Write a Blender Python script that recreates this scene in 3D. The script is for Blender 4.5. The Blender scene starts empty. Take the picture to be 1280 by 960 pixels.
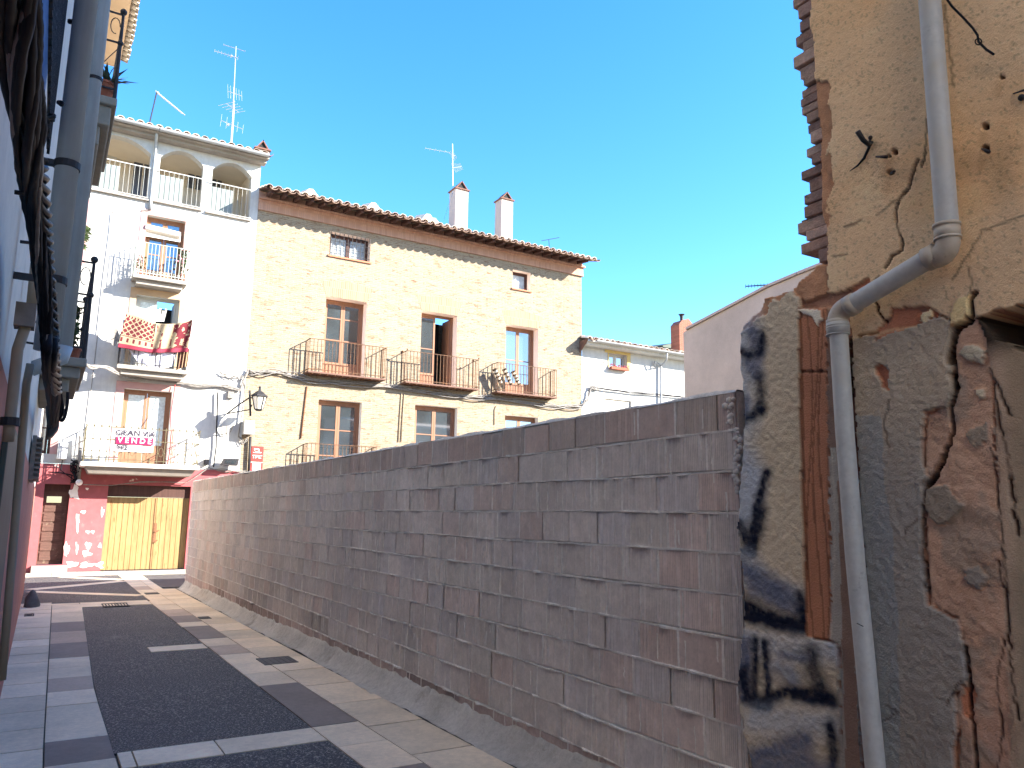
import bpy, math, random
import numpy as np
from mathutils import Vector, Matrix
random.seed(7); rng = np.random.default_rng(7)
PI = math.pi
sc = bpy.context.scene
COL = sc.collection

# ---------------------------------------------------------------- camera geometry
F = 965.0
def _n(v): return v / np.linalg.norm(v)
def _d(vx, vy): return _n(np.array([vx - 640, 480 - vy, -F]))
AY = _d(51, 637); AX = _d(2271, 665); AZ = _n(np.cross(AX, AY)); AX = _n(np.cross(AY, AZ))
if AZ[1] < 0: AZ = -AZ
def ray(x, y):
    r = np.array([x - 640, 480 - y, -F]); return np.array([r @ AX, r @ AY, r @ AZ])
def P(x, y, ax, v):                      # point of a photo feature on a world plane
    r = ray(x, y); return r * (v / r['XYZ'.index(ax)])
def PY(x, y, v=24.5): return P(x, y, 'Y', v)
def gz(y): return -1.5 - 0.15 * min(max(y, 0), 18.5) / 18.5
FY = 24.5; GZ = -1.65

# ---------------------------------------------------------------- noise (numpy)
def vnoise(x, y, seed=0):
    xi = np.floor(x).astype(np.int64); yi = np.floor(y).astype(np.int64)
    fx = x - xi; fy = y - yi
    fx = fx * fx * (3 - 2 * fx); fy = fy * fy * (3 - 2 * fy)
    def h(a, b):
        n = (a * 374761393 + b * 668265263 + seed * 974711) & 0x7fffffff
        n = (n ^ (n >> 13)) * 1274126177 & 0x7fffffff
        n = (n ^ (n >> 16)) & 0xffff
        return n / 65535.0
    return (h(xi, yi) * (1 - fx) + h(xi + 1, yi) * fx) * (1 - fy) + (h(xi, yi + 1) * (1 - fx) + h(xi + 1, yi + 1) * fx) * fy
def fbm(x, y, o=4, seed=0):
    s = 0; a = .5; t = 0
    for i in range(o):
        s = s + a * vnoise(x, y, seed + i * 17); t += a; x = x * 2.03 + 5.1; y = y * 2.03 + 3.7; a *= .5
    return s / t
def inpoly(px, py, poly):
    r = np.zeros(px.shape, bool); n = len(poly); j = n - 1
    for i in range(n):
        xi, yi = poly[i]; xj, yj = poly[j]
        if yi != yj:
            c = ((yi > py) != (yj > py)) & (px < (xj - xi) * (py - yi) / (yj - yi) + xi)
            r ^= c
        j = i
    return r
def distline(px, py, pts):
    d = np.full(px.shape, 1e9)
    for (x0, y0), (x1, y1) in zip(pts[:-1], pts[1:]):
        dx, dy = x1 - x0, y1 - y0; L = dx * dx + dy * dy + 1e-9
        t = np.clip(((px - x0) * dx + (py - y0) * dy) / L, 0, 1)
        d = np.minimum(d, np.hypot(px - x0 - t * dx, py - y0 - t * dy))
    return d

# ---------------------------------------------------------------- materials
def mat(name, base, rough=.85, noise=None, bump=None, attr=False, metal=0, spec=.3, dark=None, layers=(), emit=None):
    """noise=(scale,amount) value mottling; dark=(scale,threshold,colour) stains; bump=(scale,strength,dist)"""
    m = bpy.data.materials.new(name); m.use_nodes = True
    nt = m.node_tree; N = nt.nodes; L = nt.links
    b = N['Principled BSDF']; b.inputs['Roughness'].default_value = rough
    b.inputs['Metallic'].default_value = metal; b.inputs['Specular IOR Level'].default_value = spec
    tc = N.new('ShaderNodeTexCoord')
    if attr:
        a = N.new('ShaderNodeAttribute'); a.attribute_name = 'Col'; col = a.outputs['Color']
    else:
        r = N.new('ShaderNodeRGB'); r.outputs[0].default_value = (*base, 1); col = r.outputs[0]
    def nz(scale, det=5, rg=.6, stretch=None):
        n = N.new('ShaderNodeTexNoise'); n.inputs['Scale'].default_value = scale
        n.inputs['Detail'].default_value = det; n.inputs['Roughness'].default_value = rg
        if stretch:
            mp = N.new('ShaderNodeMapping'); mp.inputs['Scale'].default_value = stretch
            L.new(tc.outputs['Object'], mp.inputs['Vector']); L.new(mp.outputs['Vector'], n.inputs['Vector'])
        else: L.new(tc.outputs['Object'], n.inputs['Vector'])
        return n
    def ramp(src, p0, p1, c0=(0, 0, 0, 1), c1=(1, 1, 1, 1)):
        r = N.new('ShaderNodeValToRGB'); r.color_ramp.elements[0].position = p0; r.color_ramp.elements[1].position = p1
        r.color_ramp.elements[0].color = c0; r.color_ramp.elements[1].color = c1
        L.new(src, r.inputs[0]); return r.outputs[0]
    if noise:
        for (s, am, *st) in (noise if isinstance(noise, list) else [noise]):
            n = nz(s, stretch=st[0] if st else None)
            lo = 1 - am; hi = 1 + am * .8
            f = ramp(n.outputs['Fac'], .3, .7, (lo, lo, lo, 1), (hi, hi, hi, 1))
            mx = N.new('ShaderNodeMix'); mx.data_type = 'RGBA'; mx.blend_type = 'MULTIPLY'; mx.inputs[0].default_value = 1
            L.new(col, mx.inputs[6]); L.new(f, mx.inputs[7]); col = mx.outputs[2]
    for (s, t0, t1, c, *st) in layers:
        n = nz(s, 6, .65, st[0] if st else None)
        f = ramp(n.outputs['Fac'], t0, t1)
        mx = N.new('ShaderNodeMix'); mx.data_type = 'RGBA'
        L.new(f, mx.inputs[0]); L.new(col, mx.inputs[6]); mx.inputs[7].default_value = (*c, 1); col = mx.outputs[2]
    L.new(col, b.inputs['Base Color'])
    if bump:
        prev = None
        for (s, st, di, *stt) in (bump if isinstance(bump, list) else [bump]):
            n = nz(s, 6, .6, stt[0] if stt else None)
            bp = N.new('ShaderNodeBump'); bp.inputs['Strength'].default_value = st; bp.inputs['Distance'].default_value = di
            L.new(n.outputs['Fac'], bp.inputs['Height'])
            if prev: L.new(prev, bp.inputs['Normal'])
            prev = bp.outputs['Normal']
        L.new(prev, b.inputs['Normal'])
    if emit: b.inputs['Emission Color'].default_value = (*emit, 1)
    return m

def brick_mat(name, c1, c2, mortar, bw=.27, bh=.055, ms=.008, axis='xz', tintlayers=(), bump=.4):
    m = bpy.data.materials.new(name); m.use_nodes = True
    nt = m.node_tree; N = nt.nodes; L = nt.links; b = N['Principled BSDF']
    b.inputs['Roughness'].default_value = .9; b.inputs['Specular IOR Level'].default_value = .15
    tc = N.new('ShaderNodeTexCoord'); sp = N.new('ShaderNodeSeparateXYZ'); L.new(tc.outputs['Object'], sp.inputs[0])
    cb = N.new('ShaderNodeCombineXYZ'); L.new(sp.outputs['X' if axis[0] == 'x' else ('Y' if axis[0] == 'y' else 'Z')], cb.inputs[0])
    L.new(sp.outputs['Z' if axis[1] == 'z' else ('X' if axis[1] == 'x' else 'Y')], cb.inputs[1])
    nz0 = N.new('ShaderNodeTexNoise'); nz0.inputs['Scale'].default_value = 2.5; L.new(tc.outputs['Object'], nz0.inputs['Vector'])
    vm = N.new('ShaderNodeVectorMath'); vm.operation = 'MULTIPLY_ADD'; vm.inputs[1].default_value = (.05, .05, .05)
    L.new(nz0.outputs['Color'], vm.inputs[0]); L.new(cb.outputs[0], vm.inputs[2])
    br = N.new('ShaderNodeTexBrick'); br.inputs['Scale'].default_value = 1
    br.inputs['Brick Width'].default_value = bw; br.inputs['Row Height'].default_value = bh; br.inputs['Mortar Size'].default_value = ms
    br.inputs['Mortar Smooth'].default_value = .3; br.inputs['Bias'].default_value = -.2
    br.inputs['Color1'].default_value = (*c1, 1); br.inputs['Color2'].default_value = (*c2, 1); br.inputs['Mortar'].default_value = (*mortar, 1)
    L.new(vm.outputs[0], br.inputs['Vector']); col = br.outputs['Color']
    for (s, t0, t1, c) in tintlayers:
        n = N.new('ShaderNodeTexNoise'); n.inputs['Scale'].default_value = s; n.inputs['Detail'].default_value = 7; n.inputs['Roughness'].default_value = .7
        mp = N.new('ShaderNodeMapping'); mp.inputs['Scale'].default_value = (.5, 1, 1.4); L.new(tc.outputs['Object'], mp.inputs['Vector']); L.new(mp.outputs[0], n.inputs['Vector'])
        r = N.new('ShaderNodeValToRGB'); r.color_ramp.elements[0].position = t0; r.color_ramp.elements[1].position = t1
        L.new(n.outputs['Fac'], r.inputs[0]); mx = N.new('ShaderNodeMix'); mx.data_type = 'RGBA'
        L.new(r.outputs[0], mx.inputs[0]); L.new(col, mx.inputs[6]); mx.inputs[7].default_value = (*c, 1); col = mx.outputs[2]
    L.new(col, b.inputs['Base Color'])
    bp = N.new('ShaderNodeBump'); bp.inputs['Strength'].default_value = bump; bp.inputs['Distance'].default_value = .01; bp.invert = True
    L.new(br.outputs['Fac'], bp.inputs['Height']); L.new(bp.outputs[0], b.inputs['Normal'])
    return m

# ---------------------------------------------------------------- mesh builder
class MB:
    def __init__(s): s.v = []; s.f = []; s.c = []; s.m = []; s.cur = (1, 1, 1); s.mi = 0
    def face(s, idx): s.f.append(idx); s.c.append(s.cur); s.m.append(s.mi)
    def poly(s, pts):
        b = len(s.v); s.v += [tuple(map(float, p)) for p in pts]; s.face(list(range(b, b + len(pts))))
    def box(s, x0, x1, y0, y1, z0, z1):
        if x0 > x1: x0, x1 = x1, x0
        if y0 > y1: y0, y1 = y1, y0
        if z0 > z1: z0, z1 = z1, z0
        s.hexa([(x0, y0, z0), (x1, y0, z0), (x1, y1, z0), (x0, y1, z0), (x0, y0, z1), (x1, y0, z1), (x1, y1, z1), (x0, y1, z1)]); return s
    def hexa(s, p):
        b = len(s.v); s.v += [tuple(map(float, q)) for q in p]
        for f in ((3, 2, 1, 0), (4, 5, 6, 7), (0, 1, 5, 4), (1, 2, 6, 5), (2, 3, 7, 6), (3, 0, 4, 7)): s.face([b + i for i in f])
    def prism(s, pts, vec):                      # polygon swept along vec
        n = len(pts); b = len(s.v); vec = np.array(vec, float)
        s.v += [tuple(map(float, p)) for p in pts] + [tuple(np.array(p, float) + vec) for p in pts]
        s.face(list(range(b, b + n))[::-1]); s.face(list(range(b + n, b + 2 * n)))
        for i in range(n): j = (i + 1) % n; s.face([b + i, b + j, b + n + j, b + n + i])
    def tube(s, pts, r, seg=8, cap=True, squash=None):
        pts = [np.array(p, float) for p in pts]; n = len(pts); rs = r if hasattr(r, '__len__') else [r] * n
        t0 = _n(pts[1] - pts[0]); up = np.array([0, 0, 1.]) if abs(t0[2]) < .9 else np.array([0, 1., 0])
        u = _n(np.cross(t0, up)); b0 = len(s.v)
        for i in range(n):
            t = _n(pts[min(i + 1, n - 1)] - pts[max(i - 1, 0)]); u = _n(u - t * (u @ t)); w = np.cross(t, u)
            for k in range(seg):
                a = 2 * PI * k / seg; s.v.append(tuple(pts[i] + rs[i] * (math.cos(a) * u + math.sin(a) * w)))
        for i in range(n - 1):
            for k in range(seg):
                k2 = (k + 1) % seg; s.face([b0 + i * seg + k, b0 + i * seg + k2, b0 + (i + 1) * seg + k2, b0 + (i + 1) * seg + k])
        if cap: s.face([b0 + k for k in range(seg)][::-1]); s.face([b0 + (n - 1) * seg + k for k in range(seg)])
        return s
    def bar(s, a, b, w, h=None):
        a = np.array(a, float); b = np.array(b, float); h = h or w; t = _n(b - a)
        up = np.array([0, 0, 1.]) if abs(t[2]) < .95 else np.array([0, 1., 0])
        u = _n(np.cross(t, up)) * w / 2; v = _n(np.cross(u, t)) * h / 2
        s.hexa([a - u - v, a + u - v, b + u - v, b - u - v, a - u + v, a + u + v, b + u + v, b - u + v]); return s
    def ball(s, c, r, seg=10):
        c = np.array(c, float)
        n = seg // 2; pts = [c + np.array([0, 0, -r * math.cos(PI * i / n)]) for i in range(n + 1)]
        rs = [max(r * math.sin(PI * i / n), 1e-4) for i in range(n + 1)]
        s.tube(pts, rs, seg); return s
    def build(s, name, m, parent=None, smooth=False, bevel=0):
        me = bpy.data.meshes.new(name); me.from_pydata(s.v, [], s.f); 
        ms = m if isinstance(m, (list, tuple)) else [m]
        for q in ms: me.materials.append(q)
        me.polygons.foreach_set('material_index', s.m)
        ca = me.color_attributes.new('Col', 'FLOAT_COLOR', 'CORNER')
        arr = []
        for f, c in zip(s.f, s.c): arr += [c[0], c[1], c[2], 1.0] * len(f)
        ca.data.foreach_set('color', arr)
        if smooth: me.polygons.foreach_set('use_smooth', [True] * len(me.polygons))
        me.update()
        return link(name, me, parent, bevel)
def split(mb, name, m, parent, smooth=False):
    """every connected piece becomes a mesh of its own"""
    par = list(range(len(mb.v)))
    def fd(a):
        while par[a] != a: par[a] = par[par[a]]; a = par[a]
        return a
    for f in mb.f:
        r0 = fd(f[0])
        for q in f[1:]: par[fd(q)] = r0
    grp = {}
    for i, f in enumerate(mb.f): grp.setdefault(fd(f[0]), []).append(i)
    out = []
    for fs in grp.values():
        n = MB(); mp = {}
        for i in fs:
            n.f.append([mp.setdefault(q, len(mp)) for q in mb.f[i]]); n.c.append(mb.c[i]); n.m.append(mb.m[i])
        n.v = [mb.v[q] for q in mp]; out.append(n.build(name, m, parent, smooth))
    return out
def link(name, me, parent=None, bevel=0):
    o = bpy.data.objects.new(name, me); COL.objects.link(o)
    if parent is not None:
        o.parent = parent; rt = parent
        while rt.parent: rt = rt.parent
        if parent is rt: o.matrix_parent_inverse = Matrix.Translation(-rt.location)
    if bevel:
        b = o.modifiers.new('bevel', 'BEVEL'); b.width = bevel; b.segments = 2; b.limit_method = 'ANGLE'
    return o
def thing(name, label, cat, loc, group=None):
    o = bpy.data.objects.new(name, None); COL.objects.link(o); o.location = loc; o.empty_display_size = .2
    return tag(o, label, cat, group)
def tag(o, label, cat, group=None):
    o['label'] = label; o['category'] = cat
    if group: o['group'] = group
    return o
def kind(o, k, label=None):
    o['kind'] = k
    return o
def shade_auto(o):
    o.data.polygons.foreach_set('use_smooth', [True] * len(o.data.polygons))
def text_mesh(body, size, m, origin, xdir, zdir, parent, name='lettering', depth=.003, scx=1.0, label=None, align='CENTER', bold=0):
    cu = bpy.data.curves.new('txt', 'FONT'); cu.body = body; cu.size = size; cu.extrude = depth; cu.align_x = align; cu.align_y = 'CENTER'; cu.offset = bold
    ob = bpy.data.objects.new('txt', cu); COL.objects.link(ob)
    dg = bpy.context.evaluated_depsgraph_get(); me = bpy.data.meshes.new_from_object(ob.evaluated_get(dg))
    bpy.data.objects.remove(ob)
    xd = np.array(xdir, float); zd = np.array(zdir, float); nd = np.cross(xd, zd)
    n = len(me.vertices); co = np.empty(n * 3); me.vertices.foreach_get('co', co); co = co.reshape(-1, 3)
    w = np.array(origin)[None] + co[:, :1] * scx * xd + co[:, 1:2] * zd + co[:, 2:3] * nd
    me.vertices.foreach_set('co', w.reshape(-1)); me.materials.clear(); me.materials.append(m); me.update()
    return link(name, me, parent)
# ---------------------------------------------------------------- materials in use
M = {}
M['earth'] = mat('earth', (.10, .095, .085), noise=(3, .3), bump=(30, .4, .01))
M['aggregate'] = mat('aggregate', (.30, .265, .225), .75, noise=[(2.2, .15), (.7, .12), (45, .3)], bump=[(90, .5, .004), (14, .2, .004)],
                     layers=[(70, .56, .62, (.42, .42, .41)), (60, .43, .36, (.045, .045, .05)), (150, .6, .66, (.55, .54, .52)), (1.1, .62, .8, (.2, .195, .185))])
M['slab'] = mat('slab', (1, 1, 1), .8, noise=[(1.7, .16), (25, .1), (160, .1)], bump=[(120, .25, .002), (8, .15, .004)], attr=True,
                layers=[(2.6, .66, .8, (.13, .12, .11))])
M['block'] = mat('block', (1, 1, 1), .9, noise=[(1.2, .15), (14, .12), (60, .1)], bump=[(50, .35, .004), (1, .0, .0)], attr=True)
M['mortar'] = mat('mortar', (.74, .69, .62), .95, noise=[(8, .2), (60, .12)], bump=[(35, .6, .008), (150, .3, .002)])
M['fillet'] = mat('fillet', (.50, .455, .39), .95, noise=[(2, .2), (22, .14), (120, .1)], bump=[(9, .8, .02), (40, .8, .008), (110, .5, .003)], layers=[(3.1, .58, .75, (.26, .23, .20))])
M['ruin'] = mat('ruin', (1, 1, 1), .95, noise=[(260, .10)], bump=[(130, .9, .005), (420, .4, .002)], attr=True, spec=.1)
M['rubble'] = mat('rubble', (1, 1, 1), .95, noise=[(20, .25), (90, .15)], bump=[(30, .8, .01), (120, .4, .003)], attr=True, spec=.1)
M['pvc'] = mat('pvc', (.50, .50, .465), .5, noise=[(5, .12), (40, .07)], spec=.4, layers=[(9, .62, .74, (.16, .15, .14)), (2.5, .55, .75, (.40, .36, .28))])
M['pvc_tan'] = mat('pvc_tan', (.52, .45, .35), .5, noise=[(9, .18)], spec=.4, layers=[(14, .6, .72, (.20, .17, .14))])
M['iron'] = mat('iron', (.035, .033, .035), .6, noise=(30, .3), metal=.3)
M['rust'] = mat('rust', (.20, .09, .045), .8, noise=(25, .35), bump=(60, .3, .002))
M['cable'] = mat('cable', (.013, .012, .016), .75, noise=(20, .4), spec=.15)
M['cable_grey'] = mat('cable_grey', (.22, .20, .18), .6, noise=(18, .3))
M['steel'] = mat('steel', (.45, .46, .47), .4, metal=.8)

def hx(r, g, b):                                                     # sRGB 0-255 to linear
    f = lambda c: (c / 255 / 12.92) if c <= 10 else ((c / 255 + .055) / 1.055) ** 2.4
    return np.array([f(r), f(g), f(b)])

# ---------------------------------------------------------------- ground
g = MB()
ys = [-60, -5, 0, 18.5]
zs = [gz(y) - .016 for y in ys]
for (a, za), (b, zb) in zip(zip(ys, zs), zip(ys[1:], zs[1:])):
    g.poly([(-300, a, za), (300, a, za), (300, b, zb), (-300, b, zb)])
g.poly([(-300, 18.5, -1.666), (300, 18.5, -1.666), (300, 400, -1.666), (-300, 400, -1.666)])
kind(g.build('ground', M['earth']), 'structure')

# asphalt-like exposed aggregate panels
XL = lambda y: .56 + max(0, y - 8) * .028           # left border of the panels widens slightly with distance
r = MB()
def sheet(mb, x0, x1, y0, y1, dz, n=1):
    for i in range(n):
        a = y0 + (y1 - y0) * i / n; b = y0 + (y1 - y0) * (i + 1) / n
        xa = x0(a) if callable(x0) else x0; xb = x0(b) if callable(x0) else x0
        za, zb = gz(a) + dz, gz(b) + dz; t = .03
        mb.hexa([(xa, a, za - t), (x1, a, za - t), (x1, b, zb - t), (xb, b, zb - t), (xa, a, za), (x1, a, za), (x1, b, zb), (xb, b, zb)])
sheet(r, XL, 1.85, -6, -.3, 0); sheet(r, XL, 1.85, .1, 5.49, 0, 3)
sheet(r, XL, 1.85, 5.87, 9.92, 0, 3)
sheet(r, XL, 1.85, 9.925, 15.33, -.003, 3)
sheet(r, -.14, 1.88, 16.15, 18.5, 0, 2)
kind(r.build('road', M['aggregate']), 'structure')
r = MB(); r.box(-30, 1.88, 18.5, 22.9, -1.69, -1.65); r.box(2.42, 60, 18.9, 22.3, -1.69, -1.65)
kind(r.build('street', M['aggregate']), 'structure')

# paving slabs, each with its own tone and slight tilt
s = MB()
LIGHT = hx(240, 216, 184); DARK = hx(152, 136, 124); MID = hx(198, 174, 152)
def slab(x0, x1, y0, y1, tone, gap=.005):
    v = 1 + random.uniform(-.1, .1); w = random.uniform(-.02, .02)
    s.cur = tuple(tone * v * np.array([1 + w, 1, 1 - w])); dz = random.uniform(.003, .006)
    xa = x0(y0) if callable(x0) else x0; xb = x0(y1) if callable(x0) else x0
    xc = x1(y0) if callable(x1) else x1; xd = x1(y1) if callable(x1) else x1
    za = gz(y0) + dz; zb = gz(y1) + dz + random.uniform(-.0015, .0015); t = .04; g_ = gap
    s.hexa([(xa + g_, y0 + g_, za - t), (xc - g_, y0 + g_, za - t), (xd - g_, y1 - g_, zb - t), (xb + g_, y1 - g_, zb - t),
            (xa + g_, y0 + g_, za), (xc - g_, y0 + g_, za), (xd - g_, y1 - g_, zb), (xb + g_, y1 - g_, zb)])
X1 = lambda y: .165 + max(0, y - 6) * .016
# column against the left house
y = -5.2
while y < 16: slab(-.15, X1, y, y + .595, LIGHT * random.uniform(.92, 1.05)); y += .6
# second column: light and dark slabs alternate
rows = [(-5, -4, 1), (-4, -3, 0), (-3, -2, 1), (-2, -.6, 0), (-.6, 1, 1), (1, 2, 0), (2, 3.4, 1), (3.4, 4.5, 0), (4.5, 5.15, 1), (5.15, 5.75, 1), (5.75, 6.35, 0),
        (6.35, 7.5, 1), (7.5, 8.09, 1), (8.09, 8.75, 2), (8.75, 9.34, 1), (9.34, 9.96, 1), (9.96, 11.1, 0), (11.1, 12.2, 2), (12.2, 13.28, 0), (13.28, 14.6, 1), (14.6, 15.9, 1)]
for a, b, k in rows: slab(X1, XL, a, b, [DARK, LIGHT, MID][k])
# right column beside the panels
rows = [(-5, -3, 1), (-3, -1, 0), (-1, 1, 1), (1, 2.2, 0), (2.2, 3.4, 1), (3.4, 4.7, 0), (4.7, 5.3, 1), (5.3, 5.88, 1), (5.88, 7.49, 0), (7.49, 8.13, 1), (8.13, 9.36, 1),
        (9.36, 10.04, 2), (10.04, 10.68, 1), (10.68, 11.98, 0), (11.98, 12.5, 1), (12.5, 13.33, 0), (13.33, 14.3, 2), (14.3, 15.15, 1), (15.15, 15.9, 1), (15.9, 17.2, 1), (17.2, 18.4, 1), (18.4, 19.3, 2), (19.3, 20.6, 1), (20.6, 21.8, 1), (21.8, 22.9, 1)]
for a, b, k in rows: slab(1.85 if b < 16.2 else 1.88, 2.21, a, b, [DARK, LIGHT, MID][k])
y = -5.5
while y < 18.2: slab(2.21, 2.66, y, y + .795, LIGHT * random.uniform(.85, 1.0)); y += .8
y = 18.3
while y < 22.9: slab(2.21, 2.42, y, y + .6, LIGHT * random.uniform(.85, 1.05)); y += .605
# cross bands
for a, b in ((.57, .66), (.66, 1.17), (1.17, 1.85)): slab(a, b, 5.495, 5.865, LIGHT)
for a, b in ((.57, 1.2), (1.2, 1.85)): slab(a, b, -.28, .08, LIGHT)
slab(1.225, 1.84, 9.93, 10.3, LIGHT * 1.05)
for a, b in ((-.15, .75), (.75, 1.3), (1.3, 1.85)): slab(a, b, 15.9 if a < .7 else 15.35, 16.14, LIGHT)
def diag(p0, p1, w, n):
    p0 = np.array(p0); p1 = np.array(p1); d = (p1 - p0) / n; q = _n(d); nn = np.array([-q[1], q[0]]) * w / 2
    for i in range(n):
        a = p0 + d * i + q * .006; b = p0 + d * (i + 1) - q * .006
        s.cur = tuple(LIGHT * random.uniform(.92, 1.06)); z = lambda p: gz(p[1]) + .0045
        s.prism([(*(a - nn), z(a)), (*(b - nn), z(b)), (*(b + nn), z(b)), (*(a + nn), z(a))], (0, 0, -.03))
diag((-.03, 19.4), (1.86, 20.95), .34, 4); diag((.0, 18.95), (1.86, 17.15), .3, 4); diag((.63, 22.7), (1.86, 21.3), .3, 3)
# light strip in front of the houses across the street
x = -8
while x < 24: slab(x, x + .6, 22.92, 23.6, hx(175, 168, 155)); slab(x, x + .6, 23.61, 24.42, hx(170, 163, 150)); x += .6
pv = s.build('pavement', M['slab']); kind(pv, 'structure')

# cast iron grating and covers
t = thing('drain_grate', 'rusty slotted drain grate set at the far end of the dark paving panel', 'drain grate', (1.27, 15.45, gz(15.45)))
m = MB()
m.box(1.07, 1.48, 15.16, 15.2, gz(15.2) + .002, gz(15.2) + .012); m.box(1.07, 1.48, 15.7, 15.74, gz(15.7) + .002, gz(15.7) + .012)
for k in range(9): m.box(1.07 + k * .0475, 1.09 + k * .0475, 15.2, 15.7, gz(15.4) + .002, gz(15.4) + .011)
m.build('grate_bars', M['iron'], t)
m = MB(); m.box(1.07, 1.48, 15.16, 15.74, gz(15.4) - .03, gz(15.4) + .0015); m.build('sump', mat('sump', (.01, .01, .01)), t)
def cover(x0, x1, y0, y1, label, c=(.13, .12, .11)):
    z = gz((y0 + y1) / 2); mm = mat('cover_metal', c, .65, noise=(30, .3), bump=(60, .5, .003))
    t = thing('utility_cover', label, 'cover', ((x0 + x1) / 2, (y0 + y1) / 2, z), 'small covers in the paving')
    f = MB()
    for a in ((x0, x1, y0, y0 + .02), (x0, x1, y1 - .02, y1), (x0, x0 + .02, y0 + .02, y1 - .02), (x1 - .02, x1, y0 + .02, y1 - .02)): f.box(*a, z - .02, z + .013)
    f.build('frame', mm, t)
    l = MB(); l.box(x0 + .024, x1 - .024, y0 + .024, y1 - .024, z - .02, z + .011)
    n = 5
    for i in range(n):
        xx = x0 + .05 + (x1 - x0 - .1) * i / (n - 1); l.box(xx - .006, xx + .006, y0 + .04, y1 - .04, z + .011, z + .015)
    l.build('lid', mm, t)
cover(2.15, 2.5, 8.5, 8.9, 'square brown iron cover in the slabs beside the block wall')
cover(2.22, 2.38, 12.75, 13.0, 'tiny dark cover in the slabs further along the block wall', (.06, .06, .06))
cover(1.95, 2.2, 17.25, 17.6, 'dark cover in the slabs near the far end of the block wall', (.07, .065, .06))
cover(-.06, .07, 14.3, 14.6, 'small dark plate in the paving beside the left house', (.06, .06, .06))

# ---------------------------------------------------------------- hollow block wall
WX = 2.84; Y0 = 2.62; Y1 = 18.5
wt = thing('block_wall', 'long grey wall of ribbed hollow clay blocks along the right of the alley', 'wall', (WX, 10, gz(10)))
HJ = []
b = MB(); CH = .195; TOP = .615
nc = 12
for c in range(nc):
    zt = TOP - c * CH; zb = zt - CH
    if c == 0: pass
    y = Y0 + random.choice([0, -.15, -.08]) - .02
    prev_tint = 0
    while y < Y1:
        L_ = .30 + random.uniform(-.006, .006)
        a = max(y, Y0); e = min(y + L_, Y1)
        if e - a > .03:
            k = random.random(); base = hx(206, 194, 182)
            if k < .16: base = hx(208, 186, 172)
            elif k < .3: base = hx(196, 188, 182)
            elif k < .45: base = hx(208, 198, 184)
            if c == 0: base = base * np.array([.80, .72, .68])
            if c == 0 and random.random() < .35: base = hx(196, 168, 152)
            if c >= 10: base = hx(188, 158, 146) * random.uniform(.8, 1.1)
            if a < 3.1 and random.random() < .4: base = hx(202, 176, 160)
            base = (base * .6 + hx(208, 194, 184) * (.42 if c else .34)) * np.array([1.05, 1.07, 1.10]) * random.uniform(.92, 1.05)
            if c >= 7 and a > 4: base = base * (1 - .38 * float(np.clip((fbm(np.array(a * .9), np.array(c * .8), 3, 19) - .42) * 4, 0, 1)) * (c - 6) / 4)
            off = random.uniform(-.0015, .0015)
            rise = .045 * ((a - Y0) / (Y1 - Y0)) if c == 0 else 0
            wob = .004 * math.sin(a * 2.3 + c * 1.7)
            j = .006; jz = .007
            ribbed = random.random() < .9
            # ribbed face: real vertical flutes for blocks near the camera
            za = zb + jz + wob; zc = zt - jz + wob + rise + (random.uniform(-.014, .010) if c == 0 else 0)
            near = a < 9.5
            pitch = .0125 if a < 6 else .025
            n = max(2, int((e - a - 2 * j) / pitch)); ya = a + j; yb = e - j
            if near:
                depth = .0022 if ribbed else .001
                row = []
                for q in range(n):
                    p0 = ya + (yb - ya) * q / n; w = (yb - ya) / n
                    smooth = (q % 8 in (3,)) or random.random() < .06
                    dd = 0 if smooth else depth
                    row += [(p0, 0), (p0 + w * .62, 0), (p0 + w * .7, dd), (p0 + w * .95, dd)]
                row.append((yb, 0))
                for (p, d1), (q2, d2) in zip(row[:-1], row[1:]):
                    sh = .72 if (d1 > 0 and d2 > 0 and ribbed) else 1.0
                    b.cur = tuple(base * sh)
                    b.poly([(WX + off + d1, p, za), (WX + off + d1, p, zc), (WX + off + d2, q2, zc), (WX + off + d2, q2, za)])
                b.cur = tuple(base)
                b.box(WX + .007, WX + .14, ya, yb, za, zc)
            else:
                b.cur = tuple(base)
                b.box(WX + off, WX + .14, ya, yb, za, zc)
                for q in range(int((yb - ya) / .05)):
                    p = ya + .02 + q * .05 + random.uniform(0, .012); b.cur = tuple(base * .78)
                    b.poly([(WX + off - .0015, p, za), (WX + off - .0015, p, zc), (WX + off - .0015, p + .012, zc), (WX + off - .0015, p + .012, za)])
            if random.random() < .8: HJ.append((e, za, zc, random.uniform(-.0012, .002)))
        y += L_
b.build('blocks', M['block'], wt)
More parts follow.
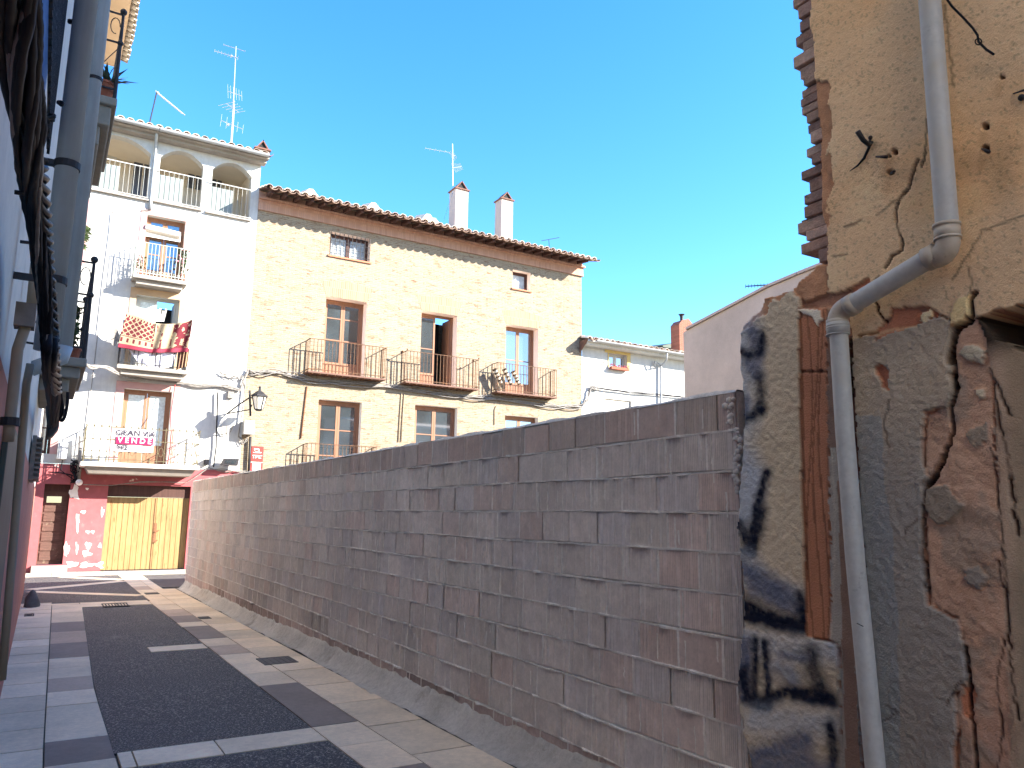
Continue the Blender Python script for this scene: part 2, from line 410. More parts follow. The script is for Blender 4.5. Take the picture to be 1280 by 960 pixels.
# mortar: recessed core plus squeezed-out bed joints and smeared head joints
m = MB(); m.box(WX + .011, WX + .135, Y0 + .002, Y1 - .002, -1.66, TOP - .004)
for (ye_, z0_, z1_, o_) in HJ:
    pts = [(WX + o_, ye_ - .006 + random.uniform(-.004, .001), z0_ + (z1_ - z0_) * q / 5) for q in range(6)] + [(WX + o_, ye_ + .006 + random.uniform(-.001, .005), z0_ + (z1_ - z0_) * q / 5) for q in range(5, -1, -1)]
    m.prism(pts, (.012, 0, 0))
def ragged_bed(z, c):
    n = int((Y1 - Y0) / .02) if True else 0
    yy = np.linspace(Y0, Y1, n); 
    pro = np.maximum(-.0005, (fbm(yy * 13, yy * 0 + c * 3.1, 4, 5) - .46) * .07 * (.4 + fbm(yy * 1.5, yy * 0 + c * 5.3, 2, 6)))
    hh = .003 + .010 * fbm(yy * 17, yy * 0 + c * 7.7, 3, 9)
    zz = z + .004 * np.sin(yy * 2.3 + c * 1.7) + (fbm(yy * 6, yy * 0 + c, 2, 3) - .5) * .006
    base = len(m.v)
    for i in range(n):
        p = WX - max(pro[i], -.006)
        m.v += [(WX + .02, yy[i], zz[i] - hh[i]), (p, yy[i], zz[i] - hh[i] * .7), (p - .001, yy[i], zz[i] + hh[i] * .6), (WX + .02, yy[i], zz[i] + hh[i])]
    for i in range(n - 1):
        for k in range(3): m.face([base + i * 4 + k, base + i * 4 + k + 1, base + i * 4 + 5 + k, base + i * 4 + 4 + k])
for c in range(1, nc): ragged_bed(TOP - c * CH, c)
# ragged cap of mortar on top
n = 500; yy = np.linspace(Y0, Y1, n); hh = .006 + .03 * fbm(yy * 5, yy * 0 + 2, 4, 31) ** 1.5; base = len(m.v)
for i in range(n):
    zt = TOP + .045 * (yy[i] - Y0) / (Y1 - Y0) - .008
    m.v += [(WX - .002, yy[i], zt), (WX + .01, yy[i], zt + hh[i]), (WX + .125, yy[i], zt + hh[i] * .9), (WX + .141, yy[i], zt)]
for i in range(n - 1):
    for k in range(3): m.face([base + i * 4 + k, base + i * 4 + k + 1, base + i * 4 + 5 + k, base + i * 4 + 4 + k])
# smears over some head joints
for k in range(320):
    ya = Y0 + (Y1 - Y0) * random.random() ** 1.3; c = random.randrange(0, 11); z0 = TOP - c * CH - random.uniform(.0, .1); h = random.uniform(.05, .17); w = random.uniform(.004, .011)
    pts = []
    for q in range(6):
        zz = z0 - h * q / 5; pts.append((WX - .0016, ya + random.uniform(-.003, .003) - w * .5, zz))
    bot = [(p[0], p[1] + w * random.uniform(.5, 1.3), p[2]) for p in pts[::-1]]
    m.prism(pts + bot, (.006, 0, 0))
m.build('mortar', M['mortar'], wt)
# patch of rough mortar near the junction with the plastered stub
m = MB()
for (px, py, w, h) in ((912, 515, 9, 34), (924, 548, 10, 24), (921, 575, 6, 22), (921, 600, 5, 30)):
    for q in range(16):
        p = P(px + random.gauss(0, w * .3), py + random.uniform(-h / 2, h / 2), 'X', WX - .004); m.ball(p, random.uniform(.006, .018), 7)
m.build('mortar_daub', M['mortar'], wt, smooth=True)

# cement fillet at the foot of the wall
f = MB(); n = 420; prof = 9; yy = np.linspace(Y0 - .3, Y1, n); base = 0
for i in range(n):
    y = yy[i]; h = .10 + .06 * fbm(np.array(y * 1.1), np.array(.3), 3, 41) + .05 * fbm(np.array(y * 9), np.array(.3), 3, 42)
    w = .18 + .10 * (fbm(np.array(y * .9), np.array(4.), 3, 43) - .5)
    for k in range(prof):
        u = k / (prof - 1); x = WX - w * (1 - u); z = gz(y) + h * (u ** 2.1) * 1.0 + .006 + .03 * (fbm(np.array(y * 9), np.array(u * 5.), 4, 44) - .5)
        f.v.append((x, y, z))
    f.v.append((WX + .02, y, gz(y) + h + .002)); 
pr = prof + 1
for i in range(n - 1):
    for k in range(pr - 1): f.face([i * pr + k, i * pr + k + 1, (i + 1) * pr + k + 1, (i + 1) * pr + k])
f.build('cement_fillet', M['fillet'], wt, smooth=True)

# front wall of the lot, round the corner
t = thing('lot_wall', 'low block wall turning the corner at the far end of the alley wall', 'wall', (8, 18.6, GZ))
m = MB(); m.cur = tuple(hx(180, 165, 158)); m.box(WX + .142, 11.5, 18.36, 18.5, -1.66, .6); m.build('blocks', M['block'], t)

# ---------------------------------------------------------------- ruined plaster wall on the right (height field with real relief)
RX = 2.80
def proj(y, z, x=RX):
    w = np.stack([np.full_like(y, x), y, z], -1)
    B = np.stack([AX, AY, AZ], 0)                  # rows: world axes in camera coords
    c = w @ B
    return 640 + F * c[..., 0] / -c[..., 2], 480 - F * c[..., 1] / -c[..., 2]
st = .0068
gy = np.arange(.35, 2.68, st); gzv = np.arange(-1.62, 2.9, st)
GYm, GZm = np.meshgrid(gy, gzv, indexing='ij')
U, V = proj(GYm, GZm)
# jagged warp of every outline
def warp(a, sc_, seed): return (fbm(GYm * sc_, GZm * sc_, 4, seed) - .5) * a
U2 = U + warp(16, 14, 1) + warp(5, 60, 2); V2 = V + warp(16, 14, 3) + warp(5, 60, 4)
U3 = U + warp(5, 40, 5); V3 = V + warp(5, 40, 6)
col = np.zeros(U.shape + (3,)); H = np.zeros(U.shape)                # H: metres out of the wall, towards the alley
def lay(mask, c, h=None, var=0, seed=0, sc_=9):
    c = np.asarray(c)
    if var: k = 1 + (fbm(GYm * sc_, GZm * sc_, 5, seed) - .5) * var * 2; cc = c * k[..., None]
    else: cc = np.broadcast_to(c, col.shape)
    mk = np.clip(mask.astype(float), 0, 1)[..., None]
    col[:] = col * (1 - mk) + cc * mk
    if h is not None: H[:] = np.where(mask > .5, h, H)
def soft(d, w): return np.clip(1 - d / w, 0, 1) ** .8
rough = fbm(GYm * 72, GZm * 72, 4, 11); rough2 = fbm(GYm * 140, GZm * 140, 3, 12); big = fbm(GYm * 2.2, GZm * 2.2, 5, 13); mid = fbm(GYm * 9, GZm * 9, 5, 14)
# base: old brick and mud mortar
lay(np.ones(U.shape), hx(150, 112, 90), 0, .28, 21, 12)
H += (rough - .5) * .005
brickline = ((GZm % .052) < .008) & (mid > .44)
col[brickline] *= .82
# ochre upper plaster
upper = [(900, -900), (1500, -900), (1500, 372), (1280, 383), (1222, 397), (1205, 405), (1192, 399), (1177, 392), (1168, 386), (1118, 386), (1113, 400), (1098, 416), (1068, 423), (1064, 404), (1066, 392), (1086, 374), (1062, 366), (1037, 369), (900, 375)]
up = inpoly(U3, V2, upper)
och = np.array(hx(194, 166, 132)); lay(up, och, None, .10, 22, 5)
k = np.clip((big - .48) * 5, 0, 1) * up; col[:] = col * (1 - .45 * k[..., None]) + hx(200, 154, 104) * .45 * k[..., None]
k = np.clip((fbm(GYm * 3.1, GZm * 3.1, 5, 23) - .52) * 6, 0, 1) * up; col[:] = col * (1 - .5 * k[..., None]) + hx(186, 158, 124) * .5 * k[..., None]
H = np.where(up, .020 + (rough - .5) * .004 + (mid - .5) * .006, H)
pits = up & (fbm(GYm * 120, GZm * 120, 2, 24) > .74); col[pits] *= .72
# lower roughcast (grey beige)
low = [(1060, 424), (1098, 419), (1112, 412), (1150, 408), (1177, 395), (1193, 402), (1196, 414), (1192, 440), (1192, 452), (1196, 474), (1194, 492), (1189, 509), (1163, 512), (1158, 522), (1156, 575), (1163, 600), (1157, 640), (1157, 700), (1163, 757), (1200, 775), (1209, 808), (1214, 845), (1195, 868), (1200, 900), (1196, 930), (1190, 1100), (1055, 1100)]
lw = inpoly(U3, V3, low)
lay(lw, hx(152, 139, 122), None, .10, 25, 5)
# weathered blue-grey lower half
fade = np.clip((V - 470) / 160, 0, 1) * lw
col[:] = col * (1 - .75 * fade[..., None]) + hx(120, 117, 114) * (1 + (mid - .5) * .3)[..., None] * .75 * fade[..., None]
bl = inpoly(U + warp(14, 6, 26), V, [(1070, 430), (1100, 470), (1118, 640), (1126, 760), (1131, 1100), (1086, 1100)]) & lw & (V > 520)
col[:] = np.where(bl[..., None], col * .55 + hx(112, 124, 132) * .45, col)
H = np.where(lw, .024 + (rough - .5) * .009 + (mid - .5) * .006, H)
# crumbled reddish render between the crack and the opening
red = inpoly(U3, V3, [(1196, 400), (1222, 398), (1238, 430), (1243, 520), (1252, 640), (1262, 760), (1272, 1100), (1192, 1100), (1202, 930), (1196, 868), (1216, 845), (1209, 805), (1200, 772), (1165, 757), (1158, 640), (1160, 520), (1194, 505), (1198, 470), (1193, 420)])
lay(red & ~lw & ~up, hx(160, 130, 110), None, .22, 27, 8)
k = np.clip((V - 820) / 200, 0, 1) * (red & ~lw); col[:] = col * (1 - .45 * k[..., None]) + hx(130, 90, 82) * .45 * k[..., None]
k = np.clip((fbm(GYm * 7, GZm * 7, 5, 28) - .55) * 9, 0, 1) * (red & ~lw); col[:] = col * (1 - .6 * k[..., None]) + hx(128, 118, 106) * .6 * k[..., None]
H = np.where(red & ~lw & ~up, .010 + (mid - .5) * .022 + (rough - .5) * .008, H)
for pl, c in (([(1160, 612), (1185, 606), (1207, 634), (1190, 652), (1172, 656), (1160, 640)], hx(124, 114, 102)), ([(1208, 712), (1225, 707), (1236, 722), (1228, 738), (1212, 730)], hx(122, 114, 106)),
              ([(1207, 434), (1217, 430), (1236, 438), (1232, 456), (1215, 452), (1203, 444)], hx(158, 148, 130)), ([(1212, 540), (1236, 527), (1240, 548), (1226, 560), (1212, 552)], hx(130, 118, 104)),
              ([(1222, 488), (1232, 488), (1234, 498), (1225, 499)], hx(165, 155, 135))):
    q = inpoly(U3, V3, pl); lay(q, c, None, .1, 29); H = np.where(q, .02 + (rough - .5) * .01, H)
# holes in the plaster showing brick
for pl in ([(1097, 460), (1104, 455), (1112, 460), (1115, 472), (1114, 488), (1108, 486), (1104, 474), (1098, 470)], [(1118, 386), (1172, 390), (1178, 396), (1150, 408), (1114, 418), (1098, 428), (1100, 412), (1114, 402)],
           [(1066, 360), (1084, 350), (1090, 347), (1090, 355), (1078, 362), (1068, 372)], [(1207, 860), (1218, 855), (1222, 870), (1214, 900), (1204, 890)]):
    q = inpoly(U3, V3, pl); lay(q, hx(172, 116, 90), None, .2, 30); H = np.where(q, .004 + (rough - .5) * .006, H)
q = inpoly(U3, V3, [(1155, 393), (1168, 388), (1171, 397), (1160, 404), (1152, 402)]); lay(q, hx(206, 176, 140)); H = np.where(q, .022, H)
q = inpoly(U3, V3, [(1192, 400), (1200, 376), (1217, 370), (1220, 396), (1194, 412)]); lay(q, hx(205, 172, 128), None, .08, 31); H = np.where(q, .03 + (rough - .5) * .004, H)
# soft dirt patches on the ochre plaster
for (a, c_, rx, ry, dk) in ((1205, 205, 45, 30, .14), (1130, 215, 40, 24, .12), (1235, 90, 28, 14, .16), (1255, 215, 30, 60, .2)):
    k = np.clip(1 - np.hypot((U2 - a) / rx, (V2 - c_) / ry), 0, 1) * up; col[:] = col * (1 - dk * k[..., None] * 1.6) 
# spalled zone right of the reddish band = jamb of the opening
jamb = inpoly(U3, V3, [(1222, 397), (1300, 378), (1600, 300), (1600, 1200), (1272, 1200), (1263, 880), (1255, 700), (1247, 560), (1243, 480), (1236, 430), (1226, 405)])
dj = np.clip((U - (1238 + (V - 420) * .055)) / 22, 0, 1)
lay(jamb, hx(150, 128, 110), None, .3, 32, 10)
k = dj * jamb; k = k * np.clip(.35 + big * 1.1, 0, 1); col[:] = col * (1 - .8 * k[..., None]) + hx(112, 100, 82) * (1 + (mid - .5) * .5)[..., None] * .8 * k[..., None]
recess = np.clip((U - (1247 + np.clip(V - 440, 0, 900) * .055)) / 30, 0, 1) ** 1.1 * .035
topcut = inpoly(U2, V2, [(1222, 397), (1600, 300), (1600, 440), (1290, 446), (1262, 428), (1240, 412)])
recess = np.where(topcut, .06 + np.clip((U - 1222) / 26, 0, 1) * .55, recess)
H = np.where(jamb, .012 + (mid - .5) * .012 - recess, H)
k = np.clip(1 - (V - (398 - (U - 1222) * .24)) / 60, 0, 1) * jamb; col[:] = col * (1 - .92 * np.clip(k * 2.2, 0, 1)[..., None]) + hx(30, 25, 22) * .92 * np.clip(k * 2.2, 0, 1)[..., None]   # shade of the unlit opening under the lintel, painted near-black
# plastered stub
stub = inpoly(U, V, [(900, 100), (1003, 100), (1003, 520), (1012, 792), (1020, 798), (1052, 806), (1056, 1100), (900, 1100)]) & ~up
lay(stub, hx(172, 158, 136), None, .08, 33, 6)
H = np.where(stub, .026 + (rough - .5) * .011 + (mid - .5) * .006, H)
crown = inpoly(U2, V2, [(900, 100), (1040, 100), (1040, 366), (1010, 378), (990, 370), (968, 380), (948, 402), (930, 418), (900, 430)])
lay(crown, hx(160, 120, 92), None, .2, 34); H = np.where(crown, .012 + (mid - .5) * .03, H)
# hollow clay tiles standing on end, with combed wavy lines
tile = inpoly(U, V, [(1002, 386), (1035, 386), (1042, 800), (1012, 795), (1009, 690), (1003, 520)])
lay(tile, hx(160, 110, 84), None, .1, 35, 10); H = np.where(tile, .014, H)
for off, ph in ((8, 0), (17, 1.3), (25, 2.2)):
    cx = 1003 + off + (V - 386) * .018 + 5 * np.sin(V / 62 + ph) 
    q = tile & (np.abs(U - cx) < 1.1); col[q] *= .62; H[q] -= .002
q = tile & (np.abs(V - 465) < 1.6); col[q] *= .4; H[q] -= .006
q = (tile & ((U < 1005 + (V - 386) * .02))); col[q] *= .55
q = inpoly(U3, V3, [(1003, 386), (1030, 388), (1030, 400), (1026, 409), (1018, 396), (1004, 391)]); lay(q, hx(196, 184, 166)); H = np.where(q, .022, H)
# mortar strip between tiles and pipe
ms_ = inpoly(U3, V, [(1035, 385), (1048, 385), (1062, 600), (1085, 1100), (1056, 1100), (1053, 806), (1042, 800), (1038, 560)]) & ~up
lay(ms_, hx(128, 104, 90), None, .2, 36, 14); H = np.where(ms_, .012 + (mid - .5) * .02, H)
k = (ms_ & (V > 560) & (U < 1048 + (V - 560) * .03)); lay(k, hx(150, 142, 130), None, .15, 37)
band = inpoly(U3, V, [(1062, 420), (1068, 420), (1078, 600), (1110, 1100), (1085, 1100)]); lay(band, hx(100, 74, 66), None, .15, 38); H = np.where(band, .006, H)
# ragged light lips along plaster edges
def lip(pts, w, c, a=.7):
    k = soft(distline(U3, V3, pts), w) * a; col[:] = col * (1 - k[..., None]) + c * k[..., None]
lip([(1042, 800), (1046, 640), (1041, 560)], 2.5, hx(170, 160, 145)); lip([(930, 787), (975, 795), (1010, 800), (1046, 806), (1052, 830)], 3, hx(190, 184, 176))
lip([(1066, 424), (1098, 418), (1113, 413), (1150, 409)], 2.5, hx(205, 180, 140))
# graffiti: sprayed black-blue strokes with soft edges, pale grey highlights
INK = hx(22, 24, 38); PALE = hx(150, 156, 164); GREY = hx(84, 88, 104)
gm = (stub | (inpoly(U, V, [(925, 380), (1003, 380), (1003, 560), (925, 560)]) & (H > .01))) & ~tile
spray = .75 + .5 * rough
def spr(pts, w, c, a=1.0, m_=None):
    w = w * (1.25 if c is not PALE else 1)
    k = np.clip(1.25 - distline(U + warp(8, 20, 51), V + warp(8, 20, 52), pts) / w, 0, 1) ** 1.2 * a * np.clip(spray, 0, 1.1) * gm
    k = np.clip(k, 0, 1); col[:] = col * (1 - k[..., None]) + c * k[..., None]
spr([(934, 405), (930, 480), (932, 530)], 26, PALE, .7); spr([(932, 570), (940, 600), (930, 650)], 24, PALE, .8); spr([(950, 590), (945, 640)], 16, PALE, .55)
spr([(945, 415), (953, 440), (950, 470), (942, 455)], 10, GREY, .8); spr([(957, 420), (955, 440), (942, 445), (933, 440)], 7, INK, .9); spr([(954, 470), (957, 495), (952, 510)], 6, INK, .8)
spr([(957, 512), (945, 522), (933, 524)], 8, INK, .95); spr([(938, 500), (934, 520)], 6, GREY, .8)
spr([(963, 590), (955, 620), (948, 650), (944, 685)], 7, INK, .95); spr([(958, 640), (950, 670), (945, 690)], 9, INK, .9); spr([(930, 655), (936, 668), (940, 690)], 8, INK, .9)
spr([(935, 700), (960, 730), (1000, 745)], 20, PALE, .6); spr([(932, 712), (960, 725), (985, 745)], 14, GREY, .9); spr([(950, 735), (1000, 760)], 16, GREY, .8)
spr([(932, 755), (960, 770), (985, 778), (1010, 782)], 13, INK, 1); spr([(1006, 745), (1009, 780)], 8, INK, .95); spr([(933, 768), (1005, 786)], 8, INK, 1)
spr([(930, 800), (980, 810), (1045, 812)], 22, PALE, .6); spr([(934, 805), (935, 870)], 12, GREY, .9)
spr([(948, 800), (950, 880)], 6, INK, .95); spr([(962, 802), (966, 884)], 6, INK, .95); spr([(933, 840), (940, 872), (955, 882)], 9, INK, .95)
spr([(976, 830), (998, 850), (990, 835)], 9, PALE, .6); spr([(1018, 815), (1022, 840), (1036, 868)], 12, INK, .85); spr([(1008, 822), (985, 818)], 8, GREY, .7)
spr([(958, 878), (990, 862), (1020, 866), (1046, 872)], 10, INK, 1); spr([(1000, 870), (1046, 878)], 8, INK, 1); spr([(975, 840), (1000, 845)], 12, GREY, .5)
spr([(950, 900), (1000, 900), (1040, 905)], 24, PALE, .65); spr([(940, 950), (980, 935), (1010, 925)], 16, GREY, .9); spr([(1042, 905), (1046, 940), (1048, 1000)], 9, INK, .95); spr([(960, 965), (1010, 950), (1040, 975)], 18, GREY, .9); spr([(930, 930), (938, 1000)], 8, INK, .7)
# cracks cut into the surface, their inner shade painted dark
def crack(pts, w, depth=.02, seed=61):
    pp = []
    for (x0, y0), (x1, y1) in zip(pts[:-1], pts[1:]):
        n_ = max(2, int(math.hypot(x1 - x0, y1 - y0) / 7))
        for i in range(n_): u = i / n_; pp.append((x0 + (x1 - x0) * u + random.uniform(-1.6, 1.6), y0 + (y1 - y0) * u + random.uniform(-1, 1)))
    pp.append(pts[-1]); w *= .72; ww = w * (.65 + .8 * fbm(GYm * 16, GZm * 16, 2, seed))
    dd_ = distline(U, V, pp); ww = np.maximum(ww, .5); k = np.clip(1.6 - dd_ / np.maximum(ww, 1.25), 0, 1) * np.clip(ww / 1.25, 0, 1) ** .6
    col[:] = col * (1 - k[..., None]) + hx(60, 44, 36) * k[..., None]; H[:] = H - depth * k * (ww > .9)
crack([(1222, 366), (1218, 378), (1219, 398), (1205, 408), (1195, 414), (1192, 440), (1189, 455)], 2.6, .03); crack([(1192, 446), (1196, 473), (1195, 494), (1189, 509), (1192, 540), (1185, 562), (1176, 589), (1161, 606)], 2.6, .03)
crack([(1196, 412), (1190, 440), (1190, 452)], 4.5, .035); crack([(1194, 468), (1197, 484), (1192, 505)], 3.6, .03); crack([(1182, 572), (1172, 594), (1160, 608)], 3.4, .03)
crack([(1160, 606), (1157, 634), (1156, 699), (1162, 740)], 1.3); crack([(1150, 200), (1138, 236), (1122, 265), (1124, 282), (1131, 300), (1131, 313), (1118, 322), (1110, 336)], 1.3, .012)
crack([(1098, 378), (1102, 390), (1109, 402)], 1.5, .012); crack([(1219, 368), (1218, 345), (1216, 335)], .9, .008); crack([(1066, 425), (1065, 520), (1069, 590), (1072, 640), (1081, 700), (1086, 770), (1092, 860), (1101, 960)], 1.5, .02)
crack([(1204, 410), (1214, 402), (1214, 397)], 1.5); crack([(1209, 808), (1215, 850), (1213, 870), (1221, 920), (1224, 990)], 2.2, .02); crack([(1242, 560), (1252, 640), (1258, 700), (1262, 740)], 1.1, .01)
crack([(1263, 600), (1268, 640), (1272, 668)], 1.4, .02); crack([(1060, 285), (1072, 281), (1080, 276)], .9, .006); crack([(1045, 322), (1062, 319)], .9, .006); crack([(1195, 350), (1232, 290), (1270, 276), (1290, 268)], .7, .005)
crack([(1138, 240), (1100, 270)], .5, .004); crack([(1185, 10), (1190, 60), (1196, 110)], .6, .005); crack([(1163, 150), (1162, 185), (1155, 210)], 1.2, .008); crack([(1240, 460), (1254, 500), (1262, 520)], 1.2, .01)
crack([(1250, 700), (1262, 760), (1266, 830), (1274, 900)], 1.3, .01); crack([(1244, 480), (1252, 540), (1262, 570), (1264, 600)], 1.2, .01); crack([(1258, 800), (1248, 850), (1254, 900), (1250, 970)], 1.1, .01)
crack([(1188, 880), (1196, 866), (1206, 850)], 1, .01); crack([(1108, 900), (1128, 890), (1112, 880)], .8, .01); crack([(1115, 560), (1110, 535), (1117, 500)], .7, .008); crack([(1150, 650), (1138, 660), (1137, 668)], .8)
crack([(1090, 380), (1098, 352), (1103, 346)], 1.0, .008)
# drilled holes
for (a, c_, r_) in ((1122, 191, 3.4), (1117, 217, 3.6), (1256, 99, 2.8), (1236, 160, 4), (1236, 188, 4.6), (1115, 197, 2)):
    q = np.hypot(U - a, V - c_) < r_; col[q] = hx(48, 36, 30); H[q] -= .03
    k = np.clip(1 - distline(U, V, [(a, c_), (a - 6, c_ + 22)]) / 8, 0, 1) * .3 * up; col[:] = col * (1 - k[..., None]) + hx(140, 96, 60) * k[..., None]
# outline of what is left standing
edge = 1013 + (V) * .0655 + (fbm(GYm * 0 + 2.2, GZm * 9, 4, 71) - .5) * 10
keep_tall = U > edge + 2
outl = inpoly(U + warp(6, 30, 72), V + warp(6, 30, 73), [(926, 1100), (926, 600), (930, 560), (930, 408), (940, 396), (952, 388), (958, 372), (982, 366), (990, 364), (1006, 350), (1020, 338), (1050, 300), (1500, -200), (1500, 1100)])
leftb = U > 928 + 4 * np.sin(V / 37) + np.clip((V - 860) / 100, 0, 1) * 10 + warp(5, 20, 74) + 3
keep = ((keep_tall) | (outl & (V > 330))) & leftb & (V > -2000)
X_ = RX - H
nY, nZ = U.shape
vid = np.arange(nY * nZ).reshape(nY, nZ)
fk = keep[:-1, :-1] & keep[1:, :-1] & keep[:-1, 1:] & keep[1:, 1:]
quads = np.stack([vid[:-1, :-1], vid[:-1, 1:], vid[1:, 1:], vid[1:, :-1]], -1)[fk]
used = np.zeros(nY * nZ, bool); used[quads.ravel()] = True; remap = -np.ones(nY * nZ, np.int64); remap[used] = np.arange(used.sum())
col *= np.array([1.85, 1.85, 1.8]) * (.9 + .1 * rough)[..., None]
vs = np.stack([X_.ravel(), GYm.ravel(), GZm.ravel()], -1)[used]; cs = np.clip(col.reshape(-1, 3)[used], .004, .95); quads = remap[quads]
# skirt: boundary edges pushed into the wall
ed = {}
for a, b_ in ((0, 1), (1, 2), (2, 3), (3, 0)):
    e = quads[:, [a, b_]]; 
    for p, q in e.tolist():
        k_ = (p, q) if p < q else (q, p)
        if k_ in ed: ed[k_] = None
        else: ed[k_] = (p, q)
bd = [e for e in ed.values() if e]
bv = sorted({p for e in bd for p in e}); bm = {p: len(vs) + i for i, p in enumerate(bv)}
ext = vs[bv].copy(); ext[:, 0] = RX + .07 + .03 * fbm(ext[:, 1] * 30, ext[:, 2] * 30, 3, 80)
allv = np.vstack([vs, ext]); allc = np.vstack([cs, np.tile(hx(140, 100, 80), (len(bv), 1))])
faces = quads.tolist() + [[q, p, bm[p], bm[q]] for p, q in bd]
rt = thing('ruined_house', 'tall cracked ochre plaster wall of a ruined house at the right edge', 'building', (RX, 1.2, gz(1)))
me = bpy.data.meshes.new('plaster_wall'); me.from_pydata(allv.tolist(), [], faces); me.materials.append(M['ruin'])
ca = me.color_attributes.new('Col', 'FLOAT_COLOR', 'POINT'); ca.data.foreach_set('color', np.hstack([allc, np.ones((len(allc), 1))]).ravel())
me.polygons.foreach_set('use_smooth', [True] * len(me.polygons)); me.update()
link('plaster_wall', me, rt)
# masonry behind: jagged brick toothing where the neighbouring house was torn off
b = MB()
zb = -1.6
HR = 5.2  # top is out of view, kept low to let sun onto the left wall
while zb < HR:
    def px_at(z, off): return off
    # edge of the tall part: photo x as a line, turned to a world y on the wall plane
    yv = 2.085 if zb > 1.05 else None
    tall = zb > .98
    h = .055 + random.uniform(-.012, .014)
    if tall:
        big_ = fbm(np.array(zb * 2.3), np.array(1.7), 3, 91); tooth = .015 + max(0, big_ - .35) * .30 + random.uniform(-.04, .03)
        yy0 = 2.065 + tooth
        b.cur = tuple(hx(*random.choice([(196, 160, 140), (206, 176, 156), (176, 146, 132)])) * random.uniform(.75, 1.15))
        b.box(RX + .03 + random.uniform(0, .03), RX + .33, 1.8, yy0, zb + .004, zb + h - .004)
        b.cur = tuple(hx(150, 128, 108) * .9); b.box(RX + .06, RX + .32, 1.8, yy0 - .02, zb + h - .004, zb + h + .004)
    else:
        pass
    zb += h
b.build('brick_toothing', M['rubble'], rt, bevel=.013)
b = MB(); b.cur = tuple(hx(150, 112, 90))
b.box(RX + .08, RX + .34, 2.0, 2.60, -1.6, .74); b.box(RX + .09, RX + .33, 2.02, 2.45, .74, .90); b.box(RX + .09, RX + .33, 2.0, 2.25, .90, .98)
b.build('stub_masonry', M['rubble'], rt, bevel=.01)
b = MB(); b.cur = tuple(hx(170, 130, 95))
b.box(RX + .3, 8.3, -9, 1.8, -1.7, HR); b.box(8.3, 26, -9, 1.8, -1.7, 13.5); b.box(RX + .02, RX + .3, -9, .36, -1.7, HR); b.box(RX + .02, RX + .3, .36, 1.8, 2.88, HR)  # unseen house mass; taller block on the right added to shade the left balcony
b.build('house_wall_and_shade_block', M['rubble'], rt)
# broken cables and iron stubs left in the plaster
m = MB()
pts = [P(x, y, 'X', RX - .035 - .01 * i) for i, (x, y) in enumerate([(1176, -12), (1190, 8), (1204, 22), (1216, 35), (1222, 44), (1223, 52), (1233, 62), (1242, 68)])]
m.tube(pts, .0042, 7); m.tube([P(1223 + 4 * math.cos(a), 52 + 4 * math.sin(a), 'X', RX - .09) for a in np.linspace(0, 9, 22)], .0022, 6)
split(m, 'broken_cable', M['cable'], rt, smooth=True)
m = MB(); m.tube([P(x, y, 'X', RX - .03 - dx) for x, y, dx in ((1072, 164, .09), (1079, 175, .06), (1087, 182, .03), (1090, 178, 0))], [.011, .010, .008, .006], 8)
m.tube([P(x, y, 'X', RX - .03) for x, y in ((1088, 172), (1086, 185), (1080, 198), (1072, 207), (1062, 214))], [.006, .006, .006, .004, .0015], 6)
m.ball(P(1088, 172, 'X', RX - .05), .009); m.build('iron_bracket', M['iron'], rt, smooth=True)
m = MB(); m.tube([P(1095, 196, 'X', RX - .03), P(1108, 196, 'X', RX - .06)], [.004, .008], 6); m.tube([P(1113, 217, 'X', RX - .02), P(1118, 214, 'X', RX - .07)], [.004, .006], 6)
m.tube([P(1228, 186, 'X', RX - .02), P(1236, 190, 'X', RX - .07)], [.004, .007], 6); m.tube([P(1267, 117, 'X', RX - .02), P(1282, 112, 'X', RX - .07)], [.003, .004], 6); m.ball(P(1277, 122, 'X', RX - .03), .012)
split(m, 'metal_stub', M['iron'], rt, smooth=True)

# downpipe
t = thing('drainpipe', 'grey plastic drainpipe with two bends fixed to the cracked ochre wall', 'drainpipe', P(1095, 960, 'X', RX - .07))
D = RX - .085
q = lambda x, y, dx=0: P(x, y, 'X', D - dx)
def arc(a, c, b_, n=9):                            # quadratic bend from a to b_ round corner c
    return [(1 - u) ** 2 * a + 2 * u * (1 - u) * c + u * u * b_ for u in np.linspace(0, 1, n)]
R_ = .0385
m = MB(); m.tube([q(1144, -200), q(1162, 0), q(1184, 283)], R_, 28, cap=False); 
m.build('upper_pipe', M['pvc'], t, smooth=True)
m = MB(); m.tube([q(1183.5, 283), q(1184.6, 300)], R_ * 1.14, 28); m.tube(arc(q(1184.8, 296), q(1187, 318), q(1168, 322)), R_ * 1.06, 28); m.tube([q(1172, 318), q(1158, 325)], R_ * 1.16, 28)
m.tube([q(1183, 280), q(1183.3, 284)], R_ * 1.22, 28); m.tube([q(1184.4, 297), q(1184.7, 300)], R_ * 1.2, 28)
m.build('elbow', M['pvc_tan'], t, smooth=True)
m = MB(); m.tube([q(1165, 321), q(1063, 382)], R_ * .98, 28, cap=False); m.build('slanting_pipe', M['pvc'], t, smooth=True)
m = MB(); m.tube([q(1070, 378), q(1060, 384)], R_ * 1.13, 28); m.tube(arc(q(1062, 382), q(1046, 388), q(1047, 408)), R_ * 1.04, 28); m.tube([q(1046.5, 400), q(1047, 408)], R_ * 1.12, 28)
m.build('elbow', M['pvc_tan'], t, smooth=True)
m = MB(); m.tube([q(1047, 404), q(1048, 418)], R_ * 1.16, 28); m.tube([q(1048, 410), q(1056, 540, -.01), q(1069, 700, -.01), q(1082, 830), q(1097, 990), q(1105, 1100)], R_ * .93, 28, cap=False)
m.build('lower_pipe', M['pvc'], t, smooth=True)
m = MB()
for yy_ in (407, 410, 418): 
    a = q(1047.2, yy_); m.tube([a, a - np.array([0, 0, .004])], R_ * 1.2, 28)
